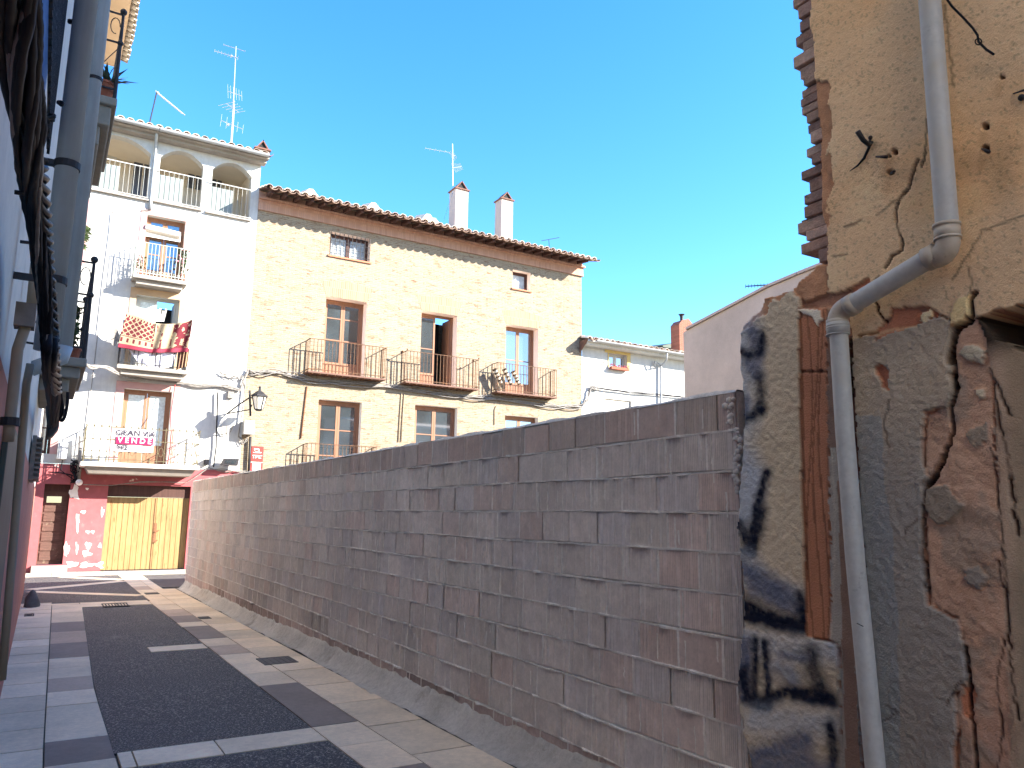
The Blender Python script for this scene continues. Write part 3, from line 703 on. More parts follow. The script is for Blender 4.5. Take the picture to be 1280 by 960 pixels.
m.build('collar', M['pvc'], t, smooth=True)
m = MB(); m.tube([q(1071, 779, .03), q(1079, 783, .045)], .0016, 6); m.build('wire_tie', M['cable'], t)
# ================================================================ houses across the street
M['plaster_w'] = mat('plaster_white', hx(192, 190, 184), .9, noise=[(1.1, .08), (9, .06), (2, .06, (6, 6, .5))], bump=(40, .25, .004))
M['plaster_in'] = mat('loggia_plaster', hx(205, 195, 178), .9, noise=[(1.5, .06)], bump=(40, .2, .004))
M['pink'] = mat('pink_paint', hx(186, 146, 140), .85, noise=(3, .08))
M['cream'] = mat('cream_paint', hx(180, 154, 124), .85, noise=(3, .08))
M['dado'] = mat('red_dado', hx(160, 86, 88), .85, noise=[(1.2, .12), (7, .1)], bump=(30, .3, .004),
                layers=[(1.6, .64, .68, tuple(hx(220, 205, 195))), (3.5, .62, .75, tuple(hx(184, 112, 108)))])
M['concrete'] = mat('concrete', hx(150, 143, 134), .9, noise=[(3, .15), (20, .1)], bump=(30, .3, .004))
M['slab_under'] = mat('balcony_brown', hx(112, 84, 72), .8, noise=(5, .15))
M['wood'] = mat('wood_door', hx(140, 100, 76), .6, noise=[(3, .15, (6, 6, .6))])
M['wood_dk'] = mat('wood_dark', hx(74, 50, 44), .7, noise=[(3, .2, (6, 6, .6))])
M['wood_y'] = mat('wood_yellow', hx(150, 124, 82), .7, noise=[(2.2, .2, (5, 5, .4)), (14, .22, (3, 3, .25)), (1.3, .15)], layers=[(5, .60, .72, tuple(hx(130, 84, 48)), (2, 2, .5))])
M['wood_old'] = mat('wood_weathered', hx(92, 68, 60), .85, noise=[(6, .3, (.6, 3, 5))], layers=[(4, .6, .7, tuple(hx(140, 126, 106)))])
M['glass'] = mat('glass', (.035, .05, .06), .04, spec=1.0, noise=(.9, .4)); M['glass'].node_tree.nodes['Principled BSDF'].inputs['IOR'].default_value = 2.1
M['curtain'] = mat('curtain', hx(200, 210, 210), .9, noise=(14, .25, ))
M['white_iron'] = mat('white_iron', hx(176, 176, 170), .6)
M['tile'] = mat('roof_tile', (1, 1, 1), .9, noise=[(6, .15), (40, .12)], bump=(30, .4, .004), attr=True)
M['zinc'] = mat('zinc', hx(168, 170, 170), .5, noise=(4, .1), metal=.2)
M['brick_y'] = brick_mat('yellow_brick', tuple(hx(150, 137, 116)), tuple(hx(133, 115, 95)), tuple(hx(155, 144, 125)), .26, .062, .012,
                         tintlayers=[(6, .54, .68, tuple(hx(112, 78, 58))), (2.2, .55, .75, tuple(hx(122, 96, 72))), (20, .57, .66, tuple(hx(84, 60, 46)))], bump=.6)
M['brick_frieze'] = brick_mat('frieze_brick', tuple(hx(184, 146, 126)), tuple(hx(168, 128, 110)), tuple(hx(164, 134, 118)), .07, .30, .006, tintlayers=[(5, .6, .75, tuple(hx(196, 150, 122)))])
M['pale_iron'] = mat('pale_iron', hx(170, 178, 168), .6)
M['reveal'] = mat('reveal_plaster', hx(246, 228, 214), .9, noise=(5, .06)); M['reveal_w'] = mat('reveal_white', hx(226, 222, 216), .9)
M['grey_box'] = mat('grey_box', hx(196, 196, 192), .6)

def wallgrid(mb, x0, x1, z0, z1, y, holes, depth):
    """front face of a wall in the XZ plane with openings and their reveals"""
    xs = sorted({x0, x1, *[h[0] for h in holes], *[h[1] for h in holes]}); zs_ = sorted({z0, z1, *[h[2] for h in holes], *[h[3] for h in holes]})
    for a, b in zip(xs, xs[1:]):
        for c, d in zip(zs_, zs_[1:]):
            mx, mz = (a + b) / 2, (c + d) / 2
            if any(h[0] < mx < h[1] and h[2] < mz < h[3] for h in holes): continue
            mb.poly([(a, y, c), (b, y, c), (b, y, d), (a, y, d)])
def reveals(mb, h, y, depth, bottom=True):
    x0, x1, z0, z1 = h; y2 = y + depth
    mb.poly([(x0, y, z0), (x0, y, z1), (x0, y2, z1), (x0, y2, z0)]); mb.poly([(x1, y, z0), (x1, y2, z0), (x1, y2, z1), (x1, y, z1)])
    mb.poly([(x0, y, z1), (x1, y, z1), (x1, y2, z1), (x0, y2, z1)])
    if bottom: mb.poly([(x0, y, z0), (x0, y2, z0), (x1, y2, z0), (x1, y, z0)])

def window(parent, x0, x1, z0, z1, y, frame, glass, leaves=2, bars=(.35, .65), panel=.0, fw=.07, name='window', opened=None, tag_label=None):
    m = MB(); g = MB()
    m.box(x0, x0 + fw, y, y + .07, z0, z1); m.box(x1 - fw, x1, y, y + .07, z0, z1); m.box(x0 + fw, x1 - fw, y, y + .07, z1 - fw, z1)
    w = (x1 - x0 - 2 * fw) / leaves; s_ = .065
    for i in range(leaves):
        a = x0 + fw + i * w + .004; b = a + w - .008; zt = z1 - fw - .004; zb = z0 + .01
        if opened == i:
            m.box(b - .045, b, y + .03, y + w, zb, zt); continue
        m.box(a, a + s_, y + .012, y + .058, zb, zt); m.box(b - s_, b, y + .012, y + .058, zb, zt)
        m.box(a + s_, b - s_, y + .012, y + .058, zt - s_, zt); m.box(a + s_, b - s_, y + .012, y + .058, zb, zb + .09 + panel)
        if panel > .2: m.box(a + s_ + .05, b - s_ - .05, y + .002, y + .012, zb + .12, zb + panel + .02)
        for f in bars:
            zz = zb + panel + (zt - zb - panel) * f; m.box(a + s_, b - s_, y + .016, y + .05, zz - .018, zz + .018)
        g.box(a + s_, b - s_, y + .03, y + .036, zb + .09 + panel, zt - s_)
    o = m.build(name, frame, parent); g.build('pane', glass, o)
    if opened is not None:
        r = MB(); r.box(x0, x1, y + 1.2, y + 1.25, z0, z1); r.build('dark_interior', mat('interior', (.03, .026, .025)), o)
    return o

def railing(mb, x0, x1, y0, y1, zb, zt, pitch=.115, r=.008, rail=.022, finial=False):
    """three-sided: front at y0, sides back to y1"""
    mb.bar((x0, y0, zt), (x1, y0, zt), rail, rail * .7); mb.bar((x0, y0, zt), (x0, y1, zt), rail, rail * .7); mb.bar((x1, y0, zt), (x1, y1, zt), rail, rail * .7)
    mb.bar((x0, y0, zb + .07), (x1, y0, zb + .07), rail * .8); mb.bar((x0, y0, zb + .07), (x0, y1, zb + .07), rail * .8); mb.bar((x1, y0, zb + .07), (x1, y1, zb + .07), rail * .8)
    n = max(1, round((x1 - x0) / pitch))
    for i in range(n + 1): x = x0 + (x1 - x0) * i / n; mb.bar((x, y0, zb + .01), (x, y0, zt), 2 * r)
    k = max(1, round((y1 - y0) / pitch))
    for xx in (x0, x1):
        for j in range(1, k + 1): yy = y0 + (y1 - y0) * j / k - .01; mb.bar((xx, yy, zb + .01), (xx, yy, zt), 2 * r)
    if finial:
        for p in ((x0, y0), (x1, y0), (x0, y1 - .02), (x1, y1 - .02)): mb.ball((p[0], p[1], zt + .05), .03, 8); mb.bar((p[0], p[1], zt), (p[0], p[1], zt + .04), .02)

def tile_roof(mb, x0, x1, ye, ze, yr, slope, pitch=.2, eavevar=.02):
    """barrel tiles running up the slope from the eave"""
    n = int((x1 - x0) / pitch)
    zr = ze + (yr - ye) * slope
    mb.cur = tuple(hx(150, 112, 88)); mb.poly([(x0, ye + .06, ze - .005), (x1, ye + .06, ze - .005), (x1, yr, zr - .01), (x0, yr, zr - .01)])
    for i in range(n):
        x = x0 + pitch * (i + .5) * (x1 - x0) / (n * pitch)
        L_ = .42; y = ye + random.uniform(-eavevar, eavevar); j = 0
        while y < yr - .05:
            y2 = min(y + L_ + .06, yr); t = hx(*random.choice([(206, 194, 178), (180, 160, 142), (214, 204, 190), (164, 142, 124)])) * random.uniform(.85, 1.1)
            mb.cur = tuple(t); r1 = pitch * .4 + random.uniform(-.004, .004); r2 = r1 * .82; b = len(mb.v); dz = .05 + .012 * 0
            seg = 7
            dx = random.uniform(-.008, .008)
            for (yy, rr, zz) in ((y, r1, ze + (y - ye) * slope + .02), (y2, r2, ze + (y2 - ye) * slope)):
                for q in range(seg + 1):
                    a = PI * q / seg; mb.v.append((x + dx + rr * math.cos(a), yy, zz + rr * math.sin(a) * .85 + .0))
            for (yy, rr, zz) in ((y, r1 - .016, ze + (y - ye) * slope + .02), (y2, r2 - .016, ze + (y2 - ye) * slope)):
                for q in range(seg + 1):
                    a = PI * q / seg; mb.v.append((x + dx + rr * math.cos(a), yy, zz + rr * math.sin(a) * .85))
            s1 = seg + 1
            for q in range(seg):
                mb.face([b + q, b + q + 1, b + s1 + q + 1, b + s1 + q]); mb.face([b + 2 * s1 + q, b + 3 * s1 + q, b + 3 * s1 + q + 1, b + 2 * s1 + q + 1])
                mb.face([b + q, b + 2 * s1 + q, b + 2 * s1 + q + 1, b + q + 1])
            y += L_
        # channel tile between (curved downwards) poking out at the eave
        xc = x + pitch / 2; mb.cur = tuple(hx(148, 122, 106) * random.uniform(.7, 1.05)); b = len(mb.v); y = ye - .03 + random.uniform(-eavevar, eavevar)
        for yy in (y, y + 1.2):
            for q in range(6):
                a = PI + PI * q / 5; mb.v.append((xc + pitch * .42 * math.cos(a), yy, ze + (yy - ye) * slope + .05 + pitch * .3 * math.sin(a)))
        for yy in (y, y + 1.2):
            for q in range(6):
                a = PI + PI * q / 5; mb.v.append((xc + pitch * .47 * math.cos(a), yy, ze + (yy - ye) * slope + .05 + pitch * .38 * math.sin(a)))
        for q in range(5):
            mb.face([b + q, b + 6 + q, b + 7 + q, b + q + 1]); mb.face([b + 12 + q, b + 13 + q, b + 19 + q, b + 18 + q]); mb.face([b + q, b + q + 1, b + 13 + q, b + 12 + q])

# ---------------------------------------------------------------- white house
wh = thing('white_house', 'white rendered house with arched loggias on top, red dado and yellow garage door', 'house', (2, FY, GZ))
XW0, XW1 = -6.0, 5.055
LG = [(-2.4, -.35, 9.22, 11.02), (.08, 1.82, 9.22, 11.02), (2.09, 3.33, 9.24, 11.0), (3.60, 4.80, 9.22, 11.0)]
W2 = (1.88, 2.95, 6.73, 8.76); W3 = (1.80, 2.98, 4.02, 6.27); BD = (1.72, 2.99, 1.33, 3.47); DR = (.03, .64, -1.45, .69); GA = (1.56, 3.72, -1.65, .72)
WFL = (-.55, .22, 6.9, 8.7); WFL2 = (-.6, .05, 1.5, 3.6)
holes = LG + [W2, W3, BD, WFL, WFL2]
m = MB(); wallgrid(m, XW0, XW1, 1.245, 11.3, FY, holes, .3)
for h in [W2, W3, BD, WFL, WFL2]: reveals(m, h, FY, .22)
# arches: spandrels inside the loggia openings
for (x0, x1, z0, z1) in LG:
    n = 12; rise = .34
    arc_ = [(x0 + (x1 - x0) * i / n, z1 - rise * (2 * i / n - 1) ** 2 ** 1.0) for i in range(n + 1)]
    for (xa, za), (xb, zb_) in zip(arc_, arc_[1:]):
        m.poly([(xa, FY, za), (xb, FY, zb_), (xb, FY, z1), (xa, FY, z1)]); m.poly([(xa, FY, za), (xa, FY + .3, za), (xb, FY + .3, zb_), (xb, FY, zb_)])
        m.poly([(xb, FY + .3, zb_), (xa, FY + .3, za), (xa, FY + .3, z1), (xb, FY + .3, z1)])
    for xx in (x0, x1): m.poly([(xx, FY, z0), (xx, FY + .3, z0), (xx, FY + .3, z1 - rise), (xx, FY, z1 - rise)])
m.poly([(XW1, FY, -1.7), (XW1, 33, -1.7), (XW1, 33, 11.3), (XW1, FY, 11.3)])
m.poly([(XW0, FY, -1.7), (XW0, 33, -1.7), (XW0, 33, 11.3), (XW0, FY, 11.3)])
m.build('wall', M['plaster_w'], wh)
m = MB()                                        # loggia room
m.box(XW0, 4.97, 26.3, 26.4, 9.0, 11.3); m.box(XW0, 4.97, FY + .01, 26.3, 9.1, 9.2); m.box(XW0, 4.97, FY + .31, 26.3, 11.06, 11.2)
m.box(4.83, 4.97, FY + .005, 26.3, 9.2, 11.06); m.box(-.3, -.2, FY + .31, 26.3, 9.2, 11.06)
for x in (1.82, 3.33): m.box(x + .002, x + .265, FY + .301, FY + .31, 9.2, 11.06)
m.build('loggia', M['plaster_in'], wh)
def onY(x, y, Y): return P(x, y, 'Y', Y)
def rect(x0, y0, x1, y1, Y):
    a = P(x0, y0, 'Y', Y); b = P(x1, y1, 'Y', Y); return a[0], b[0], b[2], a[2]
for (a, b, c, d, nm) in ((169, 190, 188, 242, 'door'), (236, 208, 252, 238, 'window'), (266, 213, 276, 244, 'window')):
    x0, x1, z0, z1 = rect(a, b, c, d, 26.28)
    if nm == 'door': z0 = 9.2
    f = MB()
    for bx in ((x0 - .06, x0, z0, z1 + .06), (x1, x1 + .06, z0, z1 + .06), (x0, x1, z1, z1 + .06)): f.box(bx[0], bx[1], 26.24, 26.298, bx[2], bx[3])
    f.box((x0 + x1) / 2 - .02, (x0 + x1) / 2 + .02, 26.25, 26.298, z0, z1)
    o = f.build(nm, M['plaster_in'], wh); g = MB(); g.box(x0, x1, 26.265, 26.29, z0, z1); g.build('pane', mat('dim_glass', hx(84, 88, 98), .3), o)
x0, x1, z0, z1 = rect(136, 186, 146, 200, 26.25)
m = MB(); m.box(x0, x1, 26.2, 26.295, z0, z1); m.build('wall_box', M['grey_box'], wh)
# parapet panels behind the railings + rails
for i, (x0, x1, z0, z1) in enumerate(LG):
    m = MB(); zt = z0 + .98
    m.bar((x0 - .1 if i else x0, FY - .05, zt), (x1 + .03, FY - .05, zt), .025); m.bar((x0 - .1 if i else x0, FY - .05, z0 + .04), (x1 + .03, FY - .05, z0 + .04), .02)
    n = int((x1 - x0) / .13)
    for k in range(n + 1): x = x0 + (x1 - x0) * k / n; m.bar((x, FY - .05, z0 + .02), (x, FY - .05, zt), .008)
    o = m.build('loggia_railing', M['white_iron'], wh)
    s_ = MB(); s_.box(x0 - .12, x1 + .05, FY - .09, FY - .002, z0 - .06, z0 - .01); s_.build('sill', M['concrete'], o)
    b2 = MB(); b2.box(x0 + .004, x0 + (x1 - x0) * .55, FY + .02, FY + .05, z0 + .002, zt - .12); b2.build('wind_screen', mat('screen_cloth', hx(128, 134, 130), .9, noise=(5, .1)), o)
# cornice, gutter and roof
m = MB(); m.box(XW0, 5.16, 24.2, FY - .002, 11.12, 11.3); m.box(XW0, 5.2, 24.02, 24.2, 11.2, 11.3)
m.build('cornice', M['concrete'], wh)
m = MB()
for (a, b) in ((XW0, 1.93), (1.95, 5.16)):
    pts = [(math.cos(t) * .085, math.sin(t) * .085) for t in np.linspace(PI, 2 * PI, 9)]
    for (p, q_) in zip(pts, pts[1:]):
        m.poly([(a, 23.93 + p[0], 11.3 + p[1]), (b, 23.93 + p[0], 11.3 + p[1]), (b, 23.93 + q_[0], 11.3 + q_[1]), (a, 23.93 + q_[0], 11.3 + q_[1])])
        m.poly([(a, 23.93 + p[0] * .9, 11.3 + p[1] * .9), (b, 23.93 + p[0] * .9, 11.3 + p[1] * .9), (b, 23.93 + q_[0] * .9, 11.3 + q_[1] * .9), (a, 23.93 + q_[0] * .9, 11.3 + q_[1] * .9)])
split(m, 'gutter', M['zinc'], wh) if False else m.build('gutter', M['zinc'], wh)
m = MB(); tile_roof(m, XW0, 5.18, 23.96, 11.32, 28, .24, .26); m.build('roof', M['tile'], wh)
m = MB(); dp = [PY(196, 167, 24.1), PY(195, 178, 24.38), PY(193.5, 200, 24.44), PY(188.5, 250, 24.44), PY(188, 262, 24.44)]
m.tube(dp, .045, 10); m.build('downpipe', M['zinc'], wh, smooth=True)
m = MB(); m.tube([PY(188, 262.5, 24.45), PY(164, 263, 24.45), PY(141, 264, 24.45), PY(138, 290, 24.46), PY(130, 350, 24.46), PY(122, 420, 24.46), PY(116, 470, 24.46), PY(110, 520, 24.46), PY(101, 590, 24.46)], .012, 6)
m.build('wall_cable', M['cable_grey'], wh, smooth=True)
# dado
m = MB(); wallgrid(m, XW0, XW1, -1.7, 1.24, FY - .012, [DR, GA], .3); 
for h in (DR, GA): reveals(m, h, FY - .012, .28, False)
m.poly([(XW0, FY - .012, 1.24), (XW1, FY - .012, 1.24), (XW1, FY, 1.24), (XW0, FY, 1.24)])
m.build('dado', M['dado'], wh)
m = MB()                                        # plaster flaked off the dado
def blob(mb, cx, cy, rx, ry, Y, n=16, th=.006, seed=0, rot=0):
    pts = []
    for i in range(n):
        a = 2 * PI * i / n; k = 1 + .35 * math.sin(a * 3 + seed) * random.uniform(.4, 1) + random.uniform(-.3, .3)
        dx, dy = math.cos(a) * rx * k, math.sin(a) * ry * k
        pts.append(PY(cx + dx * math.cos(rot) - dy * math.sin(rot), cy + dx * math.sin(rot) + dy * math.cos(rot), Y))
    mb.prism(pts, (0, th, 0))
for a in ((93, 616, 6, 8), (97, 652, 2, 10), (96, 685, 1.6, 8), (83, 686, 3, 8), (110, 682, 4, 5), (108, 692, 5, 4), (110, 665, 2.5, 2), (116, 665, 2, 2), (125, 682, 2, 3), (109, 611, 2, 1.5), (90, 705, 8, 4), (108, 706, 9, 3), (124, 706, 6, 4), (128, 640, 2, 6), (104, 640, 3, 2)):
    blob(m, *a, FY - .017, seed=a[0])
split(m, 'flaked_patch', mat('bare_plaster', hx(226, 214, 204), .9, noise=(9, .1)), wh)
# window surrounds
def surround(h, w, mt, parent, top=None, name='surround', y=FY, right=True):
    x0, x1, z0, z1 = h; m = MB(); t = top or w
    m.box(x0 - w, x0, y - .018, y - .002, z0, z1 + t); m.box(x1, x1 + w, y - .018, y - .002, z0, z1 + t); m.box(x0, x1, y - .018, y - .002, z1, z1 + t)
    return m.build(name, mt, parent)
surround(W2, .17, M['pink'], wh); surround(W3, .17, M['cream'], wh, .2); surround(BD, .22, M['pink'], wh, .2); surround(WFL, .17, M['pink'], wh); surround(WFL2, .17, M['pink'], wh)
window(wh, W2[0], W2[1], W2[2], W2[3], FY + .2, M['wood'], M['glass'], panel=.3)
window(wh, W3[0], W3[1], W3[2], W3[3], FY + .2, M['white_iron'], M['curtain'], panel=.3, opened=1)
window(wh, BD[0], BD[1], BD[2], BD[3], FY + .2, M['wood'], M['curtain'], bars=(), panel=.45)
window(wh, WFL[0], WFL[1], WFL[2], WFL[3], FY + .2, M['wood_dk'], M['glass']); window(wh, WFL2[0], WFL2[1], WFL2[2], WFL2[3], FY + .2, M['wood_dk'], M['glass'])
m = MB()                                        # roller blind of the second floor
a = PY(183, 279, FY - .02); b = PY(226, 287, FY - .02)
m.tube([(W2[0] - .02, FY + .02, 8.36), (W2[1] - .12, FY + .02, 8.30)], .1, 12); m.box(W2[0] - .01, W2[1] - .1, FY + .05, FY + .06, 8.1, 8.35)
m.build('rolled_blind', mat('blind', hx(226, 218, 205), .8), wh, smooth=False)
# balconies
def balcony(parent, x0, x1, y0, z, th, mt_s, mt_r, rh, name='balcony', under=None, **k):
    m = MB(); m.box(x0 - .05, x1 + .05, y0 - .04, FY - .003, z - th * .45, z)
    m.box(x0 + .06, x1 - .06, y0 + .08, FY - .003, z - th, z - th * .45)
    o = m.build(name, mt_s, parent, bevel=.01); r = MB(); railing(r, x0, x1, y0, FY - .004, z, z + rh, **k); r.build('railing', mt_r, o)
    return o
bal2 = balcony(wh, 1.66, 3.02, 23.98, 6.74, .26, M['concrete'], M['pale_iron'], .98, pitch=.1, r=.007)
m = MB()                                        # scroll band of that railing
for i in range(12):
    cx = 1.70 + i * .112; pts = [(cx + .035 * math.cos(t), 23.98, 6.86 + .04 * math.sin(t)) for t in np.linspace(0, 2 * PI, 9)]; m.tube(pts, .006, 5)
split(m, 'scroll', M['pale_iron'], bal2)
bal3 = balcony(wh, 1.48, 3.22, 23.85, 4.04, .26, M['concrete'], M['iron'], .98, pitch=.12, r=.008)
m = MB(); m.box(.78, 3.76, 23.50, FY - .015, 1.16, 1.28); b_lo = m.build('balcony', mat('white_slab', hx(215, 210, 204), .8, noise=(3, .08)), wh, bevel=.02)
m = MB(); m.hexa([(1.0, 23.68, .98), (3.56, 23.68, .98), (3.56, FY - .015, .98), (1.0, FY - .015, .98), (.9, 23.58, 1.155), (3.66, 23.58, 1.155), (3.66, FY - .015, 1.155), (.9, FY - .015, 1.155)])
m.build('moulding', mat('grey_moulding', hx(140, 132, 124), .85, noise=(4, .1)), b_lo)
m = MB(); x0, x1, y0, zb_, zt = .84, 3.70, 23.56, 1.28, 2.24
for z_ in (zt, zb_ + .62, zb_ + .08): 
    m.bar((x0, y0, z_), (x1, y0, z_), .02); m.bar((x0, y0, z_), (x0, FY - .02, z_), .02); m.bar((x1, y0, z_), (x1, FY - .02, z_), .02)
for i in range(17):
    x = x0 + (x1 - x0) * i / 16; m.bar((x, y0, zb_), (x, y0, zt + .03), .018)
    for z_ in (zt + .03, zb_ + .62, zb_ + .3): m.ball((x, y0, z_), .024, 6)
    if i % 2 == 0:
        m.tube([(x + .09 + .06 * math.cos(t), y0, zb_ + .33 + .13 * math.sin(t)) for t in np.linspace(0, 2 * PI, 10)], .008, 5)
for xx in (x0, x1):
    for yy in (23.8, 24.1, 24.35): m.bar((xx, yy, zb_), (xx, yy, zt), .018)
    m.bar((xx, y0, zt - .1), (xx, FY - .02, zt + .0), .012); m.bar((xx, y0, zb_), (xx, 24.1, zb_ + .5), .012)
m.build('railing', mat('old_railing', hx(96, 88, 66), .7, noise=(9, .2)), b_lo)
# wooden door, garage door
x0, x1, z0, z1 = DR
m = MB(); yd = FY + .24; m.box(x0, x1 - .05, yd, yd + .05, z0, z1 - .2)
m.box(x0 + .02, x1 - .12, yd - .015, yd, z1 - .55, z1 - .28)
for i in range(6): m.box(x0 + .05, x1 - .14, yd - .02, yd, z0 + .1 + i * .26, z0 + .31 + i * .26)
d = m.build('door', M['wood_old'], wh); m = MB(); m.box(x0 + .08, x1 - .18, yd - .022, yd - .016, z1 - .5, z1 - .33); m.build('pane', M['glass'], d)
m = MB(); m.box(x0, x1, yd + .001, yd + .06, z1 - .2, z1); m.box(x1 - .05, x1, yd, yd + .06, z0, z1 - .2); m.build('door_frame', M['wood_dk'], wh)
m = MB(); m.box(x0 - .1, x1 + .12, FY - .22, FY + .26, -1.66, -1.47); m.build('doorstep', M['concrete'], wh)
x0, x1, z0, z1 = GA
m = MB(); n = 15; yd = FY + .12
for i in range(n):
    a = x0 + (x1 - x0) * i / n; m.box(a + .006, a + (x1 - x0) / n - .006, yd + random.uniform(-.004, .004), yd + .05, z0 + .02, z1 - .34)
m.box(x0, x1, yd + .02, yd + .06, z0 + .015, z1 - .34)
gd = m.build('garage_door', M['wood_y'], wh)
m = MB(); lx = P(193, 665, 'Y', yd); m.box(lx[0] - .02, lx[0] + .05, yd - .02, yd - .004, lx[2] - .3, lx[2] + .25); m.bar((lx[0], yd - .03, lx[2]), (lx[0] + .12, yd - .03, lx[2] + .05), .03); m.bar((lx[0] + .02, yd - .03, lx[2] - .3), (lx[0] + .1, yd - .03, lx[2] - .22), .025)
m.box(lx[0] - .045, lx[0] - .03, yd - .012, yd - .005, z0 + .02, z1 - .36)
m.build('latch', M['rust'], gd)
m = MB(); m.box(x0, x1, yd - .02, yd + .08, z1 - .335, z1 + .0); m.build('lintel_shade_strip', M['wood_dk'], wh)  # dark strip standing in for the shade under the garage lintel
# small stack at the right end of the roof
t = thing('chimney', 'squat white chimney with a tiny triangular brick cap on the white house roof', 'chimney', (5.0, 24.3, 11.4), 'house chimneys')
def chimney(t, x, y, w, z0, z1, cap=.34):
    m = MB(); m.box(x - w / 2, x + w / 2, y - w / 2, y + w / 2, z0, z1); m.build('stack', M['stackp'], t)
    m = MB(); m.box(x - w / 2 - .05, x + w / 2 + .05, y - w / 2 - .05, y + w / 2 + .05, z1 + .001, z1 + .05); m.build('coping', M['brickred'], t)
    m = MB(); h = cap; k = w / 2
    for sx in (-1, 1): m.prism([(x + sx * k, y - k, z1 + .051), (x + sx * (k - .05), y - k, z1 + .051), (x - sx * .02, y - k, z1 + .05 + h - .03), (x, y - k, z1 + .05 + h)], (0, w, 0))
    m.build('cap', M['brickred'], t)
    m = MB(); m.prism([(x - k + .06, y - k + .05, z1 + .052), (x + k - .06, y - k + .05, z1 + .052), (x, y - k + .05, z1 + .05 + h - .06)], (0, w - .1, 0)); m.build('flue', mat('soot', (.02, .018, .018)), t)
M['stackp'] = mat('stack_plaster', hx(168, 154, 146), .9, noise=(3, .08)); M['brickred'] = mat('cap_brick', hx(112, 80, 68), .9, noise=(9, .2))
chimney(t, 5.0, 24.35, .42, 11.3, 11.52, .3)

# ---------------------------------------------------------------- brick house
bh = thing('brick_house', 'large yellow brick house with shaded brick frieze under projecting tiled eaves', 'house', (11.5, FY, GZ))
BX0, BX1 = 5.06, 17.92
AT1 = (7.47, 8.90, 8.56, 9.40); AT2 = (14.66, 15.47, 8.60, 9.34)
UP = [(7.45, 8.87, 4.46, 7.12), (10.91, 12.33, 4.46, 7.15), (14.40, 15.85, 4.46, 7.15)]
LO = [(7.38, 8.85, 1.0, 3.66), (10.78, 12.43, 1.0, 3.77), (14.40, 15.86, 1.0, 3.68)]
m = MB(); wallgrid(m, BX0, BX1, -1.7, 9.62, FY, [AT1, AT2] + UP + LO, .4)
m.poly([(BX1, FY, -1.7), (BX1, 35, -1.7), (BX1, 35, 10.1), (BX1, FY, 10.1)]); m.poly([(BX0, 35, -1.7), (BX1, 35, -1.7), (BX1, 35, 9.6), (BX0, 35, 9.6)])
m.build('wall', M['brick_y'], bh)
for h in [AT1, AT2] + UP + LO:
    m = MB(); reveals(m, h, FY + .001, .36); m.build('reveal', M['reveal_w'] if h in LO else M['reveal'], bh)
# flat brick arches over the openings
M['voussoir'] = brick_mat('voussoir_brick', tuple(hx(144, 129, 105)), tuple(hx(130, 112, 90)), tuple(hx(150, 138, 116)), .07, .34, .01)
for (x0, x1, z0, z1) in UP:
    m = MB(); m.prism([(x0 + .0, FY - .004, z1 + .003), (x1 - .0, FY - .004, z1 + .003), (x1 + .2, FY - .004, z1 + .5), (x0 + .5 * (x1 - x0), FY - .004, z1 + .62), (x0 - .2, FY - .004, z1 + .5)], (0, .0035, 0)); m.build('flat_arch', M['voussoir'], bh)
# frieze and cornice
m = MB(); m.box(BX0, BX1 + .06, FY - .07, FY + .3, 9.62, 9.70); m.box(BX0, BX1 + .05, FY - .05, FY + .3, 9.70, 9.98); m.box(BX0, BX1 + .12, FY - .13, FY + .3, 9.98, 10.05)
m.box(BX0, BX1 + .04, FY - .03, FY + .3, 10.051, 10.26); m.build('frieze', M['brick_frieze'], bh)
m = MB()
for i in range(30):
    x = BX0 + .2 + i * (BX1 - BX0 - .1) / 30; m.hexa([(x, 23.72, 9.97), (x + .1, 23.72, 9.97), (x + .1, FY - .135, 10.06), (x, FY - .135, 10.06), (x, 23.72, 10.06), (x + .1, 23.72, 10.06), (x + .1, FY - .135, 10.19), (x, FY - .135, 10.19)])
split(m, 'rafter', M['wood_dk'], bh)
m = MB(); m.hexa([(BX0, 23.66, 10.062), (BX1 + .1, 23.66, 10.062), (BX1 + .1, FY, 10.3), (BX0, FY, 10.3), (BX0, 23.66, 10.08), (BX1 + .1, 23.66, 10.08), (BX1 + .1, FY, 10.32), (BX0, FY, 10.32)]); m.build('eave_board', M['wood_dk'], bh)
m = MB(); tile_roof(m, BX0 - .02, BX1 + .14, 23.6, 10.08, 31, .3, .28)
m.cur = tuple(hx(150, 112, 88)); m.poly([(BX0, 31, 12.3), (BX1 + .14, 31, 12.3), (BX1 + .14, 36, 10.9), (BX0, 36, 10.9)]); m.poly([(BX1 + .05, FY, 10.1), (BX1 + .05, 31, 12.3), (BX1 + .05, 35, 10.1)])
m.build('roof', M['tile'], bh)
m = MB()                                        # mortar lumps of ridge lines showing above the eave
for (px, py) in ((388, 236), (466, 253), (534, 267), (541, 272)):
    p = P(px, py + 3, 'Y', 24.3); m.cur = tuple(hx(214, 196, 170))
    m.prism([(p[0] - .3, 24.1, p[2] - .28), (p[0] + .3, 24.1, p[2] - .28), (p[0] + .06, 24.2, p[2] + .05), (p[0] - .08, 24.2, p[2] + .03)], (0, .9, .25))
split(m, 'ridge_lump', M['tile'], bh)
